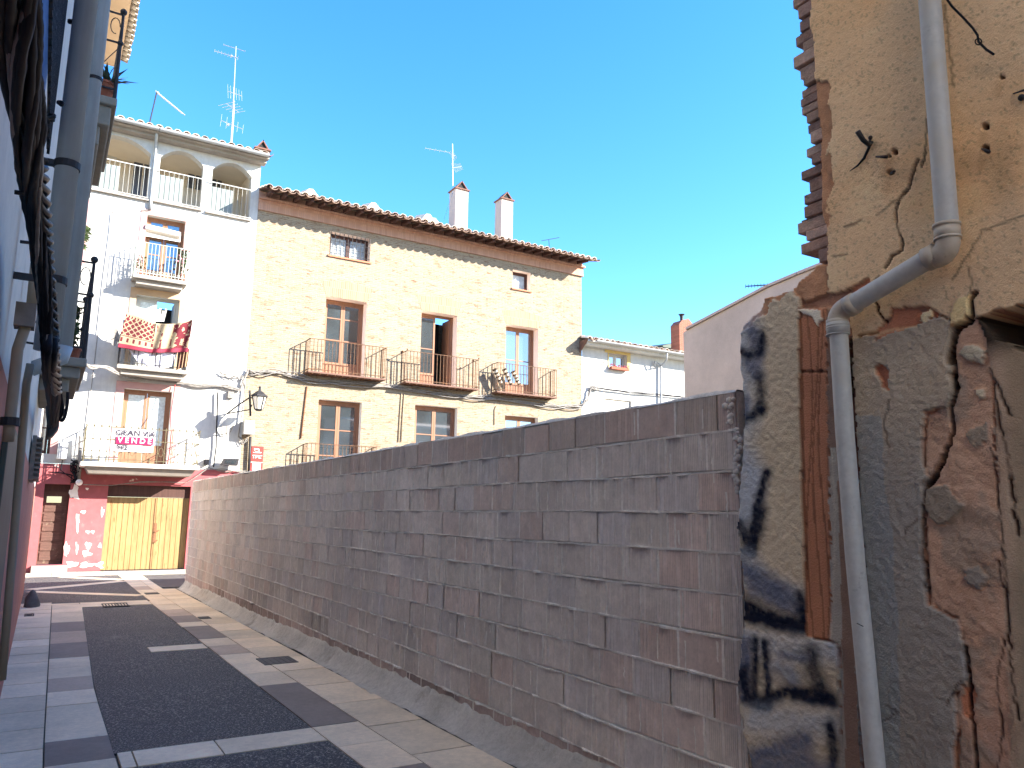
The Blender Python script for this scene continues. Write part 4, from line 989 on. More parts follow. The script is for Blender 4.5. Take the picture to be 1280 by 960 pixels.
# windows and balconies of the brick house
for h in (AT1, AT2):
    window(bh, h[0], h[1], h[2], h[3], FY + .25, M['wood_dk'], mat('pale_pane', hx(150, 160, 165), .4, noise=(6, .3)), leaves=2 if h is AT1 else 1, bars=(), fw=.05)
m = MB(); x0, x1, z0, z1 = AT1
for i in range(10): x = x0 + .04 + (x1 - x0 - .08) * i / 9; m.bar((x, FY + .03, z0), (x, FY + .03, z1), .016)
for i in range(4): z_ = z0 + .1 + (z1 - z0 - .2) * i / 3; m.bar((x0, FY + .028, z_), (x1, FY + .028, z_), .012)
m.build('window_grille', M['iron'], bh)
m = MB()
for (x0, x1, z0, z1) in (AT1, AT2): m.box(x0 - .05, x1 + .05, FY - .05, FY + .2, z0 - .06, z0 - .002)
split(m, 'sill', mat('sill_tile', hx(176, 112, 84), .8), bh)
for i, h in enumerate(UP): window(bh, h[0] + .002, h[1] - .002, h[2], h[3] - .002, FY + .34, M['wood'], M['glass'], panel=.42, bars=(.45,) if i else (.4, .75), opened=1 if i == 1 else None, fw=.09)
for i, h in enumerate(LO): window(bh, h[0] + .002, h[1] - .002, h[2], h[3] - .002, FY + .2, M['wood'], M['glass'], bars=(.33, .66), fw=.09)
def bbalc(x0, x1, z, depth=.42, fin=False, rh=1.06):
    y0 = FY - depth; m = MB(); m.box(x0 - .02, x1 + .02, y0 - .02, FY - .003, z - .05, z)
    o = m.build('balcony', M['slab_under'], bh); r = MB(); railing(r, x0, x1, y0, FY - .005, z, z + rh, pitch=.125, r=.0075, rail=.028, finial=fin)
    r.build('railing', mat('rusty_railing', hx(92, 66, 46), .75, noise=(12, .35), layers=[(7, .55, .65, tuple(hx(130, 84, 52)))]), o)
    m = MB()
    for k in range(int((x1 - x0) / .25)): xx = x0 + .12 + k * .25; m.box(xx, xx + .02, y0, FY - .004, z - .08, z - .051)
    split(m, 'iron_strut', M['rust'], o); return o
fr = lambda a, b: (P(a[0], a[1], 'Y', FY - .42), P(b[0], b[1], 'Y', FY - .42))
for (a, b, f) in (((386, 459), (482, 464), 0), ((508, 466), (598, 476), 1), ((622, 481), (695.5, 488), 0)):
    p, q_ = fr(a, b); bbalc(p[0], q_[0], 4.47, .42, bool(f))
for (a, b, f) in (((385, 545), (471, 549), 0), ((507, 548), (600, 555), 1), ((622, 548), (695, 552), 0)):
    p, q_ = fr(a, b); bbalc(p[0], q_[0], .98, .42, bool(f), 1.18)
# items lying on the third balcony of the brick house
t = tag(MB().build('striped_rolls', M['curtain']), 'patterned rolls leaning behind the railing of the rightmost upper balcony', 'fabric rolls') if False else None
f0 = FY - .3
for i, (a, b) in enumerate((((618, 461), (627, 481)), ((630, 461), (639, 481)), ((641, 464), (649, 481)))):
    m = MB(); p0 = P(a[0], a[1], 'Y', f0); p1 = P(b[0], b[1], 'Y', f0); L_ = np.linalg.norm(p1 - p0); d = (p1 - p0) / 9
    for k in range(9):
        m.cur = tuple(hx(214, 206, 184) if k % 2 else hx(74, 60, 46)); m.tube([p0 + d * k, p0 + d * (k + 1)], .085 - .003 * k, 10)
    tag(m.build('fabric_roll', M.setdefault('rolls', mat('rolls', (1, 1, 1), .9, noise=(9, .2), attr=True))), ['leftmost', 'middle', 'rightmost'][i] + ' of the three striped fabric rolls leaning on the far right upper balcony railing', 'fabric roll', 'striped rolls on the balcony')
M['conduit'] = mat('conduit_paint', hx(150, 132, 108), .8)
# rusty conduits down the brick wall
def conduit(pts, r, m_, label, Y=24.475, grp=None, name='wall_conduit'):
    m = MB(); m.tube([PY(x, y, Y) for x, y in pts], r, 7); o = m.build(name, m_, smooth=True); tag(o, label, 'conduit', grp); return o
G_ = 'conduits on the brick facade'
conduit([(384, 483), (380, 515), (376, 548)], .022, M['rust'], 'rusty conduit left of the lower left window of the brick house', grp=G_)
conduit([(502, 492), (500, 520), (498, 552)], .014, M['conduit'], 'left one of the two pale conduits beside the middle lower window of the brick house', grp=G_)
conduit([(505.5, 493), (503.5, 520), (501.5, 552)], .014, M['conduit'], 'right one of the two pale conduits beside the middle lower window of the brick house', grp=G_)
conduit([(618, 531), (618.5, 512), (620, 508), (622, 507)], .014, M['conduit'], 'thin conduit left of the lower right window of the brick house', grp=G_)
# cable bundles along the houses
def bundle(pts, n, r, spread, Y=24.42, m_=None, nsub=9):
    m = MB()
    for k in range(n):
        ox, oz = random.uniform(-spread, spread), (k - (n - 1) / 2) * spread * 1.2; ph = random.uniform(0, 6)
        path = []
        for i in range(len(pts) - 1):
            a = PY(*pts[i][:2], pts[i][2] if len(pts[i]) > 2 else Y); b = PY(*pts[i + 1][:2], pts[i + 1][2] if len(pts[i + 1]) > 2 else Y)
            for j in range(nsub):
                u = j / nsub; p = a + (b - a) * u; s_ = i * nsub + j
                sag = -.02 * math.sin(PI * ((s_ % 12) / 12)) * (k + 1) / n
                path.append(p + np.array([0, ox * .3, oz * math.cos(s_ * .35 + ph) + sag]))
        path.append(np.array(PY(*pts[-1][:2], pts[-1][2] if len(pts[-1]) > 2 else Y)) + np.array([0, 0, oz])); m.tube(path, r, 5)
    return m
m = bundle([(311, 464), (340, 465), (385, 473), (470, 482), (560, 492), (610, 498), (690, 506), (727, 509), (735, 497), (738, 486), (748, 484)], 5, .02, .05)
tag(m.build('cable_bundle', M['cable_grey'], smooth=True), 'sagging bundle of grey cables running across the brick house under the upper balconies', 'cables', 'cable runs on the houses')
m = bundle([(735, 498), (736, 488), (742, 484), (790, 490), (856, 497)], 3, .016, .035)
tag(m.build('cable_bundle', M['cable'], smooth=True), 'dark cables running along the low white house just above the block wall', 'cables', 'cable runs on the houses')
m = bundle([(108, 456, 23.4), (125, 458, 23.6), (150, 467, 24.0), (185, 474), (230, 479), (270, 482), (300, 487), (305, 474), (310, 464)], 4, .024, .04)
tag(m.build('cable_bundle', M['cable_grey'], smooth=True), 'thick cables running across the white house under the balcony with the rugs', 'cables', 'cable runs on the houses')
m = bundle([(275, 466), (290, 471), (302, 470), (306, 485), (302, 520), (298, 545), (304, 553), (310, 548)], 3, .014, .05)
m2 = bundle([(272, 492), (271, 530), (270, 560), (267, 582)], 3, .018, .04); 
o = tag(m.build('cable_bundle', M['cable_grey'], smooth=True), 'loose cables looping down the corner between white and brick houses behind the wall lantern', 'cables', 'cable runs on the houses')
tag(m2.build('cable_bundle', M['cable'], smooth=True), 'dark vertical cables on the white house right of the sale banner balcony', 'cables', 'cable runs on the houses')
m = bundle([(262, 586), (285, 588), (312, 590), (318, 588)], 3, .012, .03); m3 = bundle([(104, 606, 24.35), (140, 606, 24.4), (175, 602, 24.4), (232, 603, 24.4), (262, 584)], 2, .01, .02)
tag(m3.build('cable_bundle', M['cable_grey'], smooth=True), 'thin sagging wires across the red dado just above the garage door', 'cables', 'cable runs on the houses')
tag(m.build('cable_bundle', M['cable_grey'], smooth=True), 'short wires across the red dado between the two houses', 'cables', 'cable runs on the houses')
m = MB(); m.tube([P(x, y, 'Y', Y) for x, y, Y in ((219, 481, 24.4), (216, 500, 24.35), (213, 520, 24.1), (214, 540, 23.6), (212, 565, 23.6), (209, 582, 23.7))], .012, 6)
tag(m.build('red_cord', mat('red_cord', hx(190, 60, 66), .7), smooth=True), 'thin red cord hanging beside the french door with the banner', 'cord')
# wall lantern
lp = lambda x, y, Y=23.55: P(x, y, 'Y', Y)
t = thing('wall_lantern', 'old street lantern on a double iron arm at the corner of the brick house', 'street lamp', lp(324, 512))
c = lp(324, 500); px = .0243
m = MB(); top = c[2] + .30
def frustum(mb, cx, cy, z0, r0, z1, r1, n=6):
    a = [(cx + r0 * math.cos(2 * PI * k / n), cy + r0 * math.sin(2 * PI * k / n), z0) for k in range(n)]; b = [(cx + r1 * math.cos(2 * PI * k / n), cy + r1 * math.sin(2 * PI * k / n), z1) for k in range(n)]
    bb = len(mb.v); mb.v += a + b
    for k in range(n): k2 = (k + 1) % n; mb.face([bb + k, bb + k2, bb + n + k2, bb + n + k])
    mb.face([bb + k for k in range(n)][::-1]); mb.face([bb + n + k for k in range(n)])
frustum(m, c[0], c[1], c[2] + .10, .25, c[2] + .15, .24); frustum(m, c[0], c[1], c[2] + .151, .22, c[2] + .26, .09); frustum(m, c[0], c[1], c[2] + .261, .05, c[2] + .36, .03); m.ball((c[0], c[1], c[2] + .38), .04, 8)
m.build('cap', M['iron'], t)
m = MB(); frustum(m, c[0], c[1], c[2] - .28, .115, c[2] + .095, .2); m.build('glass', mat('lantern_glass', hx(228, 222, 205), .3, spec=.5), t)
m = MB()
for k in range(6):
    a = 2 * PI * k / 6; m.bar((c[0] + .12 * math.cos(a), c[1] + .12 * math.sin(a), c[2] - .29), (c[0] + .21 * math.cos(a), c[1] + .21 * math.sin(a), c[2] + .1), .022)
frustum(m, c[0], c[1], c[2] - .33, .08, c[2] - .281, .13); m.build('frame', M['iron'], t)
m = MB(); w0 = P(284, 517, 'Y', 24.48); w1 = P(312, 497, 'Y', 23.7); e = np.array([c[0] - .2, c[1], c[2] + .05])
m.tube([w0, (w0 + w1) / 2 + np.array([0, 0, .02]), w1, e], .022, 7); w2 = P(312, 512, 'Y', 23.75); m.tube([w0, w2, e - np.array([0, 0, .22])], .018, 7); m.bar(P(312, 488, 'Y', 23.72), P(313, 520, 'Y', 23.72), .05)
m.build('bracket', M['iron'], t)
# boxes and sign by the corner
def pbox(x0, y0, x1, y1, Ya, Yb, m_, name, label, cat, grp=None, bevel=.01):
    a = P(x0, y0, 'Y', Ya); b = P(x1, y1, 'Y', Ya); m = MB(); m.box(a[0], b[0], Ya, Yb, b[2], a[2]); return tag(m.build(name, m_, bevel=bevel), label, cat, grp)
t = thing('meter_box', 'pale grey electrical box below the wall lantern at the corner of the brick house', 'electrical box', PY(311, 545, 24.2))
a = P(306, 525, 'Y', 24.2); b = P(317, 543, 'Y', 24.2)
m = MB(); m.box(a[0], b[0], 24.2, 24.49, b[2], a[2]); m.build('casing', M['grey_box'], t, bevel=.012); m = MB(); m.box(a[0] + .06, b[0] - .06, 24.185, 24.199, b[2] + .12, a[2] - .1); m.build('lid', mat('box_lid', hx(214, 214, 210), .5), t)
m = MB(); m.tube([PY(313, 546, 24.42), PY(311, 590, 24.42)], .04, 8); m.build('conduit', M['iron'], t, smooth=True)
t = thing('notice_plate', 'red notice plate with a white line drawing on the brick house beside its corner', 'sign', PY(321, 587))
a = PY(315, 557.5, 24.46); b = PY(328.5, 577, 24.46)
M['sign_red'] = mat('sign_red', hx(186, 58, 52), .6); M['white_p'] = mat('white_print', hx(226, 220, 214), .6)
m = MB(); m.box(a[0], b[0], 24.46, 24.49, b[2], a[2]); m.build('plate', M['sign_red'], t)
w = b[0] - a[0]; h = a[2] - b[2]
m = MB()
for (u0, v0, u1, v1) in ((.2, .72, .3, .86), (.3, .8, .62, .84), (.55, .66, .64, .8), (.35, .62, .55, .67), (.14, .56, .5, .6), (.5, .56, .82, .62), (.1, .36, .9, .41), (.16, .2, .22, .32), (.34, .2, .4, .32), (.4, .27, .52, .32), (.62, .2, .68, .32), (.68, .2, .84, .24)):
    m.box(a[0] + u0 * w, a[0] + u1 * w, 24.455, 24.4598, b[2] + v0 * h, b[2] + v1 * h)
m.build('drawing', M['white_p'], t)
m = MB(); m.box(a[0], b[0], 24.46, 24.485, b[2] - .40, b[2] - .02); lo = m.build('lower_plate', M['white_p'], t)
m = MB(); m.box(a[0], a[0] + .05, 24.455, 24.4598, b[2] - .38, b[2] - .04); m.box(b[0] - .05, b[0], 24.455, 24.4598, b[2] - .38, b[2] - .04); m.build('stripe', M['sign_red'], lo)
# folding rack and small lamp box on the white house
t = thing('drying_rack', 'small grey folding rack fixed to the white house below the lantern arm', 'drying rack', PY(282, 530))
m = MB(); a = [PY(273, 533, 24.45), PY(284, 522, 24.45), PY(297, 522, 24.0), PY(287, 531, 24.0)]; m.prism(a, (0, 0, -.03)); m.build('shelf', M['zinc'], t)
m = MB(); m.bar(PY(276, 533, 24.4), PY(278, 545, 24.46), .02); m.bar(PY(292, 530, 24.05), PY(288, 540, 24.46), .02); m.bar(PY(283, 533, 24.2), PY(283, 545, 24.46), .02); m.build('strut', M['cable_grey'], t)
t = thing('floodlight', 'dark flat floodlight on the white house just above the red dado', 'floodlight', PY(288, 582))
m = MB(); a = [PY(277, 581, 24.1), PY(281, 573, 24.1), PY(299, 573.5, 24.1), PY(297, 582, 24.1)]; m.prism(a, (0, .25, 0)); m.build('housing', M['iron'], t)
m = MB(); a = [PY(281, 579, 24.09), PY(283, 575, 24.09), PY(296, 575.5, 24.09), PY(294, 580, 24.09)]; m.prism(a, (0, .008, 0)); m.build('lens', M['glass'], t); m = MB(); m.bar(PY(288, 577, 24.35), PY(288, 577, 24.49), .05); m.build('arm', M['iron'], t)
pbox(73, 553, 83, 574, 24.25, 24.49, M['grey_box'], 'meter_box', 'white meter box on the white house left of the banner balcony', 'electrical box', 'electrical boxes')
pbox(285, 489, 292, 498, 24.4, 24.49, M['cable_grey'], 'junction_box', 'little junction box among the cables right of the banner door', 'junction box', 'electrical boxes')
pbox(256, 574, 261, 581, 24.35, 24.49, M['cable'], 'junction_box', 'tiny black junction box above the red dado right of the banner balcony', 'junction box', 'electrical boxes')
t = thing('cable_tangle', 'tangled dark cables at the left foot of the banner balcony above the door', 'cables', PY(96, 598, 24.3))
m = MB()
for k in range(9):
    pts = [P(88 + random.uniform(0, 12), 576 + i * 4 + random.uniform(-2, 2), 'Y', 24.3 + random.uniform(-.1, .15)) for i in range(8)]; m.tube(pts, .016, 5)
m.tube([P(78, 575, 'Y', 24.4), P(76, 588, 'Y', 24.4), P(84, 594, 'Y', 24.4), P(93, 600, 'Y', 24.4)], .014, 5); m.tube([P(60, 590, 'Y', 24.4), P(76, 591, 'Y', 24.4), P(90, 594, 'Y', 24.4)], .018, 5)
m.build('wires', M['cable'], t, smooth=True); m = MB(); m.tube([P(101, 545, 'Y', 24.3), P(98, 601, 'Y', 24.3)], .05, 8); m.build('conduit', M['cable_grey'], t, smooth=True); m = MB(); m.ball(P(99, 603, 'Y', 24.2), .09, 10); m.build('insulator', M['white_p'], t, smooth=True)

# ---------------------------------------------------------------- sale banner
t = thing('sale_banner', 'white sale banner with a magenta band hanging on the french door balcony railing', 'banner', P(169, 568, 'Y', 23.52))
A = P(145, 535, 'Y', 23.52); B = P(194, 537.5, 'Y', 23.52); Cc = P(145.5, 564, 'Y', 23.52); bw = B[0] - A[0]; bz = A[2] - Cc[2]
m = MB(); n = 16
for i in range(n):
    u0, u1 = i / n, (i + 1) / n; y0_, y1_ = 23.52 + .012 * math.sin(u0 * 9), 23.52 + .012 * math.sin(u1 * 9)
    m.prism([(A[0] + bw * u0, y0_, A[2] - bz), (A[0] + bw * u1, y1_, A[2] - bz), (A[0] + bw * u1, y1_, A[2]), (A[0] + bw * u0, y0_, A[2])], (0, .006, 0))
m.build('cloth', mat('banner_cloth', hx(180, 176, 176), .8, noise=(4, .06)), t)
MAG = mat('magenta', hx(170, 16, 70), .7); DKT = mat('dark_print', hx(50, 44, 60), .7)
m = MB(); m.box(A[0] + .03, A[0] + bw - .03, 23.496, 23.504, A[2] - bz * .68, A[2] - bz * .36); m.build('band', MAG, t)
text_mesh('V E N D E', bz * .32, M['white_p'], (A[0] + bw / 2, 23.494, A[2] - bz * .52), (1, 0, 0), (0, 0, 1), t, scx=.98, bold=.003)
text_mesh('GRAN VIA', bz * .34, DKT, (A[0] + bw / 2 + .02, 23.503, A[2] - bz * .19), (1, 0, 0), (0, 0, 1), t, scx=1.02)
text_mesh('942', bz * .3, DKT, (A[0] + .06, 23.503, A[2] - bz * .82), (1, 0, 0), (0, 0, 1), t, align='LEFT')

# ---------------------------------------------------------------- rugs and washing on the second balcony
def cloth(name, corners, Y, nx, nz, paint, folds, label, cat, m_, thick=.012, drop=None):
    TL, TR, BR, BL = corners; m = MB(); V_ = []
    for i in range(nx + 1):
        for j in range(nz + 1):
            u, v = i / nx, j / nz
            x = (TL[0] * (1 - u) + TR[0] * u) * (1 - v) + (BL[0] * (1 - u) + BR[0] * u) * v; y = (TL[1] * (1 - u) + TR[1] * u) * (1 - v) + (BL[1] * (1 - u) + BR[1] * u) * v
            y += drop(u, v) if drop else 0
            yy = Y + folds(u, v); V_.append(P(x, y, 'Y', yy))
    m.v = [tuple(p) for p in V_] + [(p[0], p[1] + thick, p[2]) for p in V_]; k = len(V_); w = nz + 1
    for i in range(nx):
        for j in range(nz):
            m.cur = tuple(paint((i + .5) / nx, (j + .5) / nz)); q = [i * w + j, i * w + j + 1, (i + 1) * w + j + 1, (i + 1) * w + j]; m.face(q); m.face([a + k for a in q[::-1]])
    for i in range(nx): m.face([i * w, (i + 1) * w, (i + 1) * w + k, i * w + k]); m.face([i * w + nz, i * w + nz + k, (i + 1) * w + nz + k, (i + 1) * w + nz])
    for j in range(nz): m.face([j, j + k, j + 1 + k, j + 1]); m.face([nx * w + j, nx * w + j + 1, nx * w + j + 1 + k, nx * w + j + k])
    return tag(m.build(name, m_, smooth=True), label, cat, 'rugs airing on the balcony' if 'rug' in name else None)
RED = hx(92, 30, 38); CRM = hx(152, 136, 110); ROSE = hx(130, 44, 60)
def pl(u, v):
    if v < .12: return CRM if (int(u * 20) % 2 or v < .06) else RED
    if v < .62:
        a = (u * 5 + v * 6) % 1; b = (u * 5 - v * 6) % 1; return CRM if (min(a, 1 - a) < .11 or min(b, 1 - b) < .11) else RED
    if v < .88: return RED if (abs(v - .65) < .02 or (math.sin(u * 34) > .55 and .7 < v < .82)) else CRM
    return ROSE
def pr_(u, v):
    if v > .86: return ROSE
    if v < .05: return CRM
    n = fbm(np.array(u * 9.), np.array(v * 8.), 3, 77)
    if u < .5: return CRM if n > .4 else (RED if math.sin(u * 40) > 0 else CRM * .85)
    return RED if n > .46 else CRM
M['rug'] = mat('rug', (1, 1, 1), .95, noise=(30, .2), attr=True)
cloth('rug', ((158, 390), (195, 404), (190, 441), (147, 434)), 23.78, 60, 50, pl, lambda u, v: .03 * math.sin(u * 7 + v) - .05 * v, 'red rug with cream lattice hanging over the balcony railing', 'rug', M['rug'])
cloth('rug', ((195, 404), (241, 399), (235, 440), (189, 441)), 23.76, 60, 50, pr_, lambda u, v: .05 * math.sin(u * 16 + v * 2) - .04 * v, 'cream and red rug with folds hanging right of the lattice rug', 'rug', M['rug'], drop=lambda u, v: 3 * math.sin(PI * u) * (1 - v))
cloth('sheet', ((160, 436), (222, 440), (216, 458), (172, 452)), 23.84, 30, 14, lambda u, v: hx(206, 206, 218), lambda u, v: .03 * math.sin(u * 14), 'white sheet hanging below the rugs on the balcony', 'sheet', mat('sheet', (1, 1, 1), .9, attr=True, noise=(9, .08)), drop=lambda u, v: 5 * math.sin(PI * u) * v)
def pfr(u, v): return hx(140, 118, 92) if math.sin(u * 60) > -.2 else RED
cloth('fringed_cloth', ((224, 438), (237, 436), (234, 458), (220, 462)), 23.8, 16, 14, pfr, lambda u, v: .05 * math.sin(u * 22), 'fringed beige cloth hanging at the right end of the rug balcony', 'cloth', M['rug'])
t = thing('satellite_dish', 'small grey dish at the left end of the rug balcony', 'satellite dish', P(144, 425, 'Y', 23.9))
m = MB(); c = P(144, 422, 'Y', 23.88); n = 14; R1 = .17
rings = []
for j in range(4):
    r_ = R1 * j / 3; rings.append([(c[0] - .25 * r_ ** 2 * 6 * .2 + r_ * math.cos(2 * PI * k / n) * .6, c[1] - .3 * r_ * r_ * 3 + .0, c[2] + r_ * 1.5 * math.sin(2 * PI * k / n)) for k in range(n)])
for j in range(3):
    b = len(m.v); m.v += rings[j] + rings[j + 1]
    for k in range(n): k2 = (k + 1) % n; m.face([b + k, b + k2, b + n + k2, b + n + k])
m.build('dish', M['cable_grey'], t, smooth=True); m = MB(); m.bar(c, c + np.array([.2, .35, -.1]), .03); m.bar(c, c + np.array([-.05, -.3, -.08]), .015); m.build('arm', M['iron'], t)
# washing behind the rugs
m = MB()
for i in range(9):
    a = P(183 + i * 2.6, 402, 'Y', 24.1); b = P(179 + i * 3.6, 386 + random.uniform(-2, 3), 'Y', 24.15); m.bar(a, b, .05, .01)
tag(m.build('airer', M['white_iron']), 'white clothes airer behind the rugs in the open balcony door', 'airer')

# ---------------------------------------------------------------- plants on the white house
M['leaf'] = mat('leaf', (.06, .10, .035), .6, noise=(20, .4)); M['flower'] = mat('flower', hx(226, 150, 160), .7); M['terracotta'] = mat('terracotta', hx(150, 88, 66), .85, noise=(12, .15))
def plant(loc, h, w, label, nl=60, pot=.09, flowers=0, potm=None, grp='potted plants'):
    t = thing('potted_plant', label, 'plant', loc, grp); x, y, z = loc
    m = MB(); m.tube([(x, y, z), (x, y, z + pot * 1.7)], [pot * .7, pot], 14); m.tube([(x, y, z + pot * 1.7), (x, y, z + pot * 1.95)], pot * 1.12, 14); m.build('pot', potm or M['terracotta'], t, smooth=False)
    m = MB()
    for i in range(nl):
        a = random.uniform(0, 2 * PI); r = random.uniform(.1, 1) * w; zz = z + pot * 1.9 + random.uniform(0, 1) ** .8 * h; p = np.array([x + r * math.cos(a) * .9, y + r * math.sin(a) * .5, zz])
        d = np.array([random.gauss(0, 1), random.gauss(0, 1), random.gauss(.3, .7)]); d = _n(d) * .06; s_ = _n(np.cross(d, [random.random(), .3, 1])) * .022
        m.poly([p - d, p - s_, p + d, p + s_])
    for i in range(5): m.tube([(x, y, z + pot * 1.8), (x + random.uniform(-1, 1) * w * .6, y, z + pot * 2 + h * .8)], .006, 4)
    m.build('foliage', M['leaf'], t)
    if flowers:
        m = MB()
        for i in range(flowers): m.ball((x + random.uniform(-w, w), y - random.uniform(0, w * .4), z + pot * 2 + random.uniform(.2, 1) * h), .03, 6)
        m.build('flowers', M['flower'], t)
    return t
p = P(229, 337, 'Y', 24.1); plant((p[0], 24.15, 6.75), .85, .2, 'leafy plant with pink flowers at the right end of the upper left balcony', 130, .1, 16)
p = P(176, 337, 'Y', 24.1); plant((p[0], 24.2, 6.75), .45, .13, 'small green plant at the left end of the upper left balcony', 50, .08)

# ---------------------------------------------------------------- antennas
YG = []
def aer(mb, mt, t):
    for y_ in YG: y_.build('aerial', mt, t)
    YG.clear()
    if mb.v: mb.build('clamps', mt, t)
def yagi(mb, c, d, L_, n, w, up=(0, 0, 1), r=.012):
    mb = MB(); YG.append(mb); c = np.array(c, float); d = _n(np.array(d, float)); s_ = _n(np.cross(d, up)); mb.tube([c - d * L_ / 2, c + d * L_ / 2], r, 5)
    for i in range(n): p = c + d * L_ * (i / (n - 1) - .5); ww = w * (1 - .35 * i / n); mb.tube([p - s_ * ww / 2, p + s_ * ww / 2], r * .6, 4)
AG = 'roof antennas'
t = thing('roof_antenna', 'tallest television antenna mast, rising from the white house roof', 'antenna', PY(290, 180, 25.5), AG)
m = MB(); m.tube([PY(289, 185, 25.5), PY(295, 58, 25.5)], [.03, .018], 6); m.build('mast', M['steel'], t)
m = MB(); q = lambda x, y: P(x, y, 'Y', 25.5)
yagi(m, q(283, 68), (-1, .1, .06), .75, 8, .25); yagi(m, q(293, 60), (1, 0, 0), .7, 2, .1); yagi(m, q(293.5, 117), (1, .3, .1), .5, 6, .5, (0, 1, 0)); yagi(m, q(291, 135), (.8, .6, 0), .6, 5, .7, (0, 0, 1)); yagi(m, q(290, 156), (1, .2, -.05), .75, 5, .45, (0, 1, 0))
m.ball(q(292, 127), .05, 6); m.ball(q(285, 156), .05, 6); m.ball(q(289, 70), .05, 6); aer(m, M['steel'], t)
m = MB(); m.tube([q(292, 130), q(291, 150), q(289, 178)], .035, 6); m.build('cable', M['white_iron'], t)
t = thing('roof_antenna', 'short antenna with one slanting white aerial on the white house roof', 'antenna', PY(187, 156, 25), AG)
m = MB(); q = lambda x, y: P(x, y, 'Y', 25); m.tube([q(186, 158), q(196, 115)], .02, 6); m.build('mast', M['iron'], t)
m = MB(); yagi(m, q(213, 129), q(230, 143) - q(196, 115), 1.05, 12, .12); m.ball(q(197, 116), .045, 6); m.tube([q(196, 116), q(228, 142)], .022, 5); aer(m, M['white_iron'], t)
t = thing('roof_antenna', 'antenna with two aerials standing beside the left chimney of the brick house', 'antenna', PY(567, 250, 26.2), AG)
m = MB(); q = lambda x, y: P(x, y, 'Y', 26.2); m.tube([q(566.5, 280), q(565.5, 180)], .02, 6); m.tube([q(566, 240), q(555, 275)], .006, 4); m.build('mast', M['steel'], t)
m = MB(); yagi(m, q(572, 209), (.8, .5, .5), .7, 9, .4, (0, 1, 0)); yagi(m, q(547, 188), (-1, .2, 0), 1.0, 6, .25); yagi(m, q(567, 195), (.6, .5, .5), .4, 5, .35, (0, 1, 0)); aer(m, M['steel'], t)
t = thing('roof_antenna', 'tiny lone aerial lying low over the right part of the brick house roof', 'antenna', PY(690, 300, 27), AG)
m = MB(); q = lambda x, y: P(x, y, 'Y', 27); m.tube([q(677, 301), q(699, 297)], .014, 5); m.tube([q(686, 299.5), q(687, 312)], .014, 5); aer(m, M['iron'], t)
t = thing('roof_antenna', 'aerial sticking out behind the sloping top of the beige gable', 'antenna', P(960, 357, 'X', 15), AG)
m = MB(); a = P(932, 358, 'X', 15); b = P(963, 356, 'X', 15); m.tube([a, b, b + np.array([0, -1.2, 0])], .016, 5); d = (b - a) / 8
for i in range(8): m.tube([a + d * i - np.array([0, 0, .05]), a + d * i + np.array([0, 0, .05])], .008, 4)
m.tube([b, b - np.array([0, .1, 1.5])], .02, 5); aer(m, M['iron'], t)

# chimneys of the brick house
t = thing('chimney', 'left one of the two tall plastered chimneys on the brick house roof', 'chimney', (0, 26, 11), 'house chimneys')
c = P(576, 260, 'Y', 26); zt = P(576, 238, 'Y', 26)[2]; t.location = (c[0], 26, 10.8); chimney(t, c[0], 26.2, .56, 10.6, zt, .34)
c = P(633, 265, 'Y', 26); zt = P(633, 250.5, 'Y', 26)[2]; t = thing('chimney', 'right one of the two tall plastered chimneys on the brick house roof', 'chimney', (c[0], 26, 10.8), 'house chimneys'); chimney(t, c[0], 26.2, .54, 10.6, zt, .32)

# ---------------------------------------------------------------- low white house at the right
lh = thing('low_house', 'low white house with small yellow-framed window right of the brick house', 'house', (21, FY, GZ))
LW = (19.25, 20.25, 6.02, 6.62); LW2 = (19.05, 20.45, 3.9, 4.72)
m = MB(); wallgrid(m, 17.95, 25, -1.7, 6.95, FY + .02, [LW, LW2], .3); m.poly([(25, FY + .02, -1.7), (25, 34, -1.7), (25, 34, 7), (25, FY + .02, 7)])
for h in (LW, LW2): reveals(m, h, FY + .02, .25)
m.build('wall', M['plaster_w'], lh)
m = MB(); x0, x1, z0, z1 = LW
m.box(x0 - .0, x0 + .05, FY, FY + .2, z0, z1); m.box(x1, x1 + .18, FY - .01, FY + .018, z0 - .05, z1 + .12); m.box(x0 - .15, x1, FY - .01, FY + .018, z1, z1 + .12)
m.build('surround', mat('ochre_paint', hx(196, 172, 112), .85), lh)
window(lh, x0, x1, z0, z1, FY + .18, M['white_iron'], M['glass'], bars=(), fw=.05)
m = MB(); m.box(LW2[0], LW2[1], FY + .1, FY + .14, LW2[2], LW2[3]); 
for i in range(14): m.box(LW2[0], LW2[1], FY + .085, FY + .1, LW2[2] + i * .06, LW2[2] + i * .06 + .045)
m.build('roller_shutter', mat('shutter', hx(206, 198, 184), .7), lh)
m = MB(); m.box(17.9, 25, 24.1, FY + .019, 6.74, 6.86); m.box(17.86, 25, 23.98, 24.1, 6.84, 6.92); m.build('cornice', M['plaster_w'], lh)
m = MB(); m.prism([(17.80, 23.95, 6.90), (17.80, FY - .005, 6.45), (17.80, FY - .005, 6.9)], (.06, 0, 0)); m.build('eave_end', M['slab_under'], lh)
m = MB(); tile_roof(m, 17.8, 25, 23.95, 6.92, 29, .26, .28); m.build('roof', M['tile'], lh)
m = MB()
pts = [(math.cos(t_) * .07, math.sin(t_) * .07) for t_ in np.linspace(PI, 2 * PI, 8)]
for (p, q_) in zip(pts, pts[1:]): m.poly([(18.2, 23.9 + p[0], 6.9 + p[1]), (25, 23.9 + p[0], 6.9 + p[1]), (25, 23.9 + q_[0], 6.9 + q_[1]), (18.2, 23.9 + q_[0], 6.9 + q_[1])])
m.build('gutter', M['zinc'], lh)
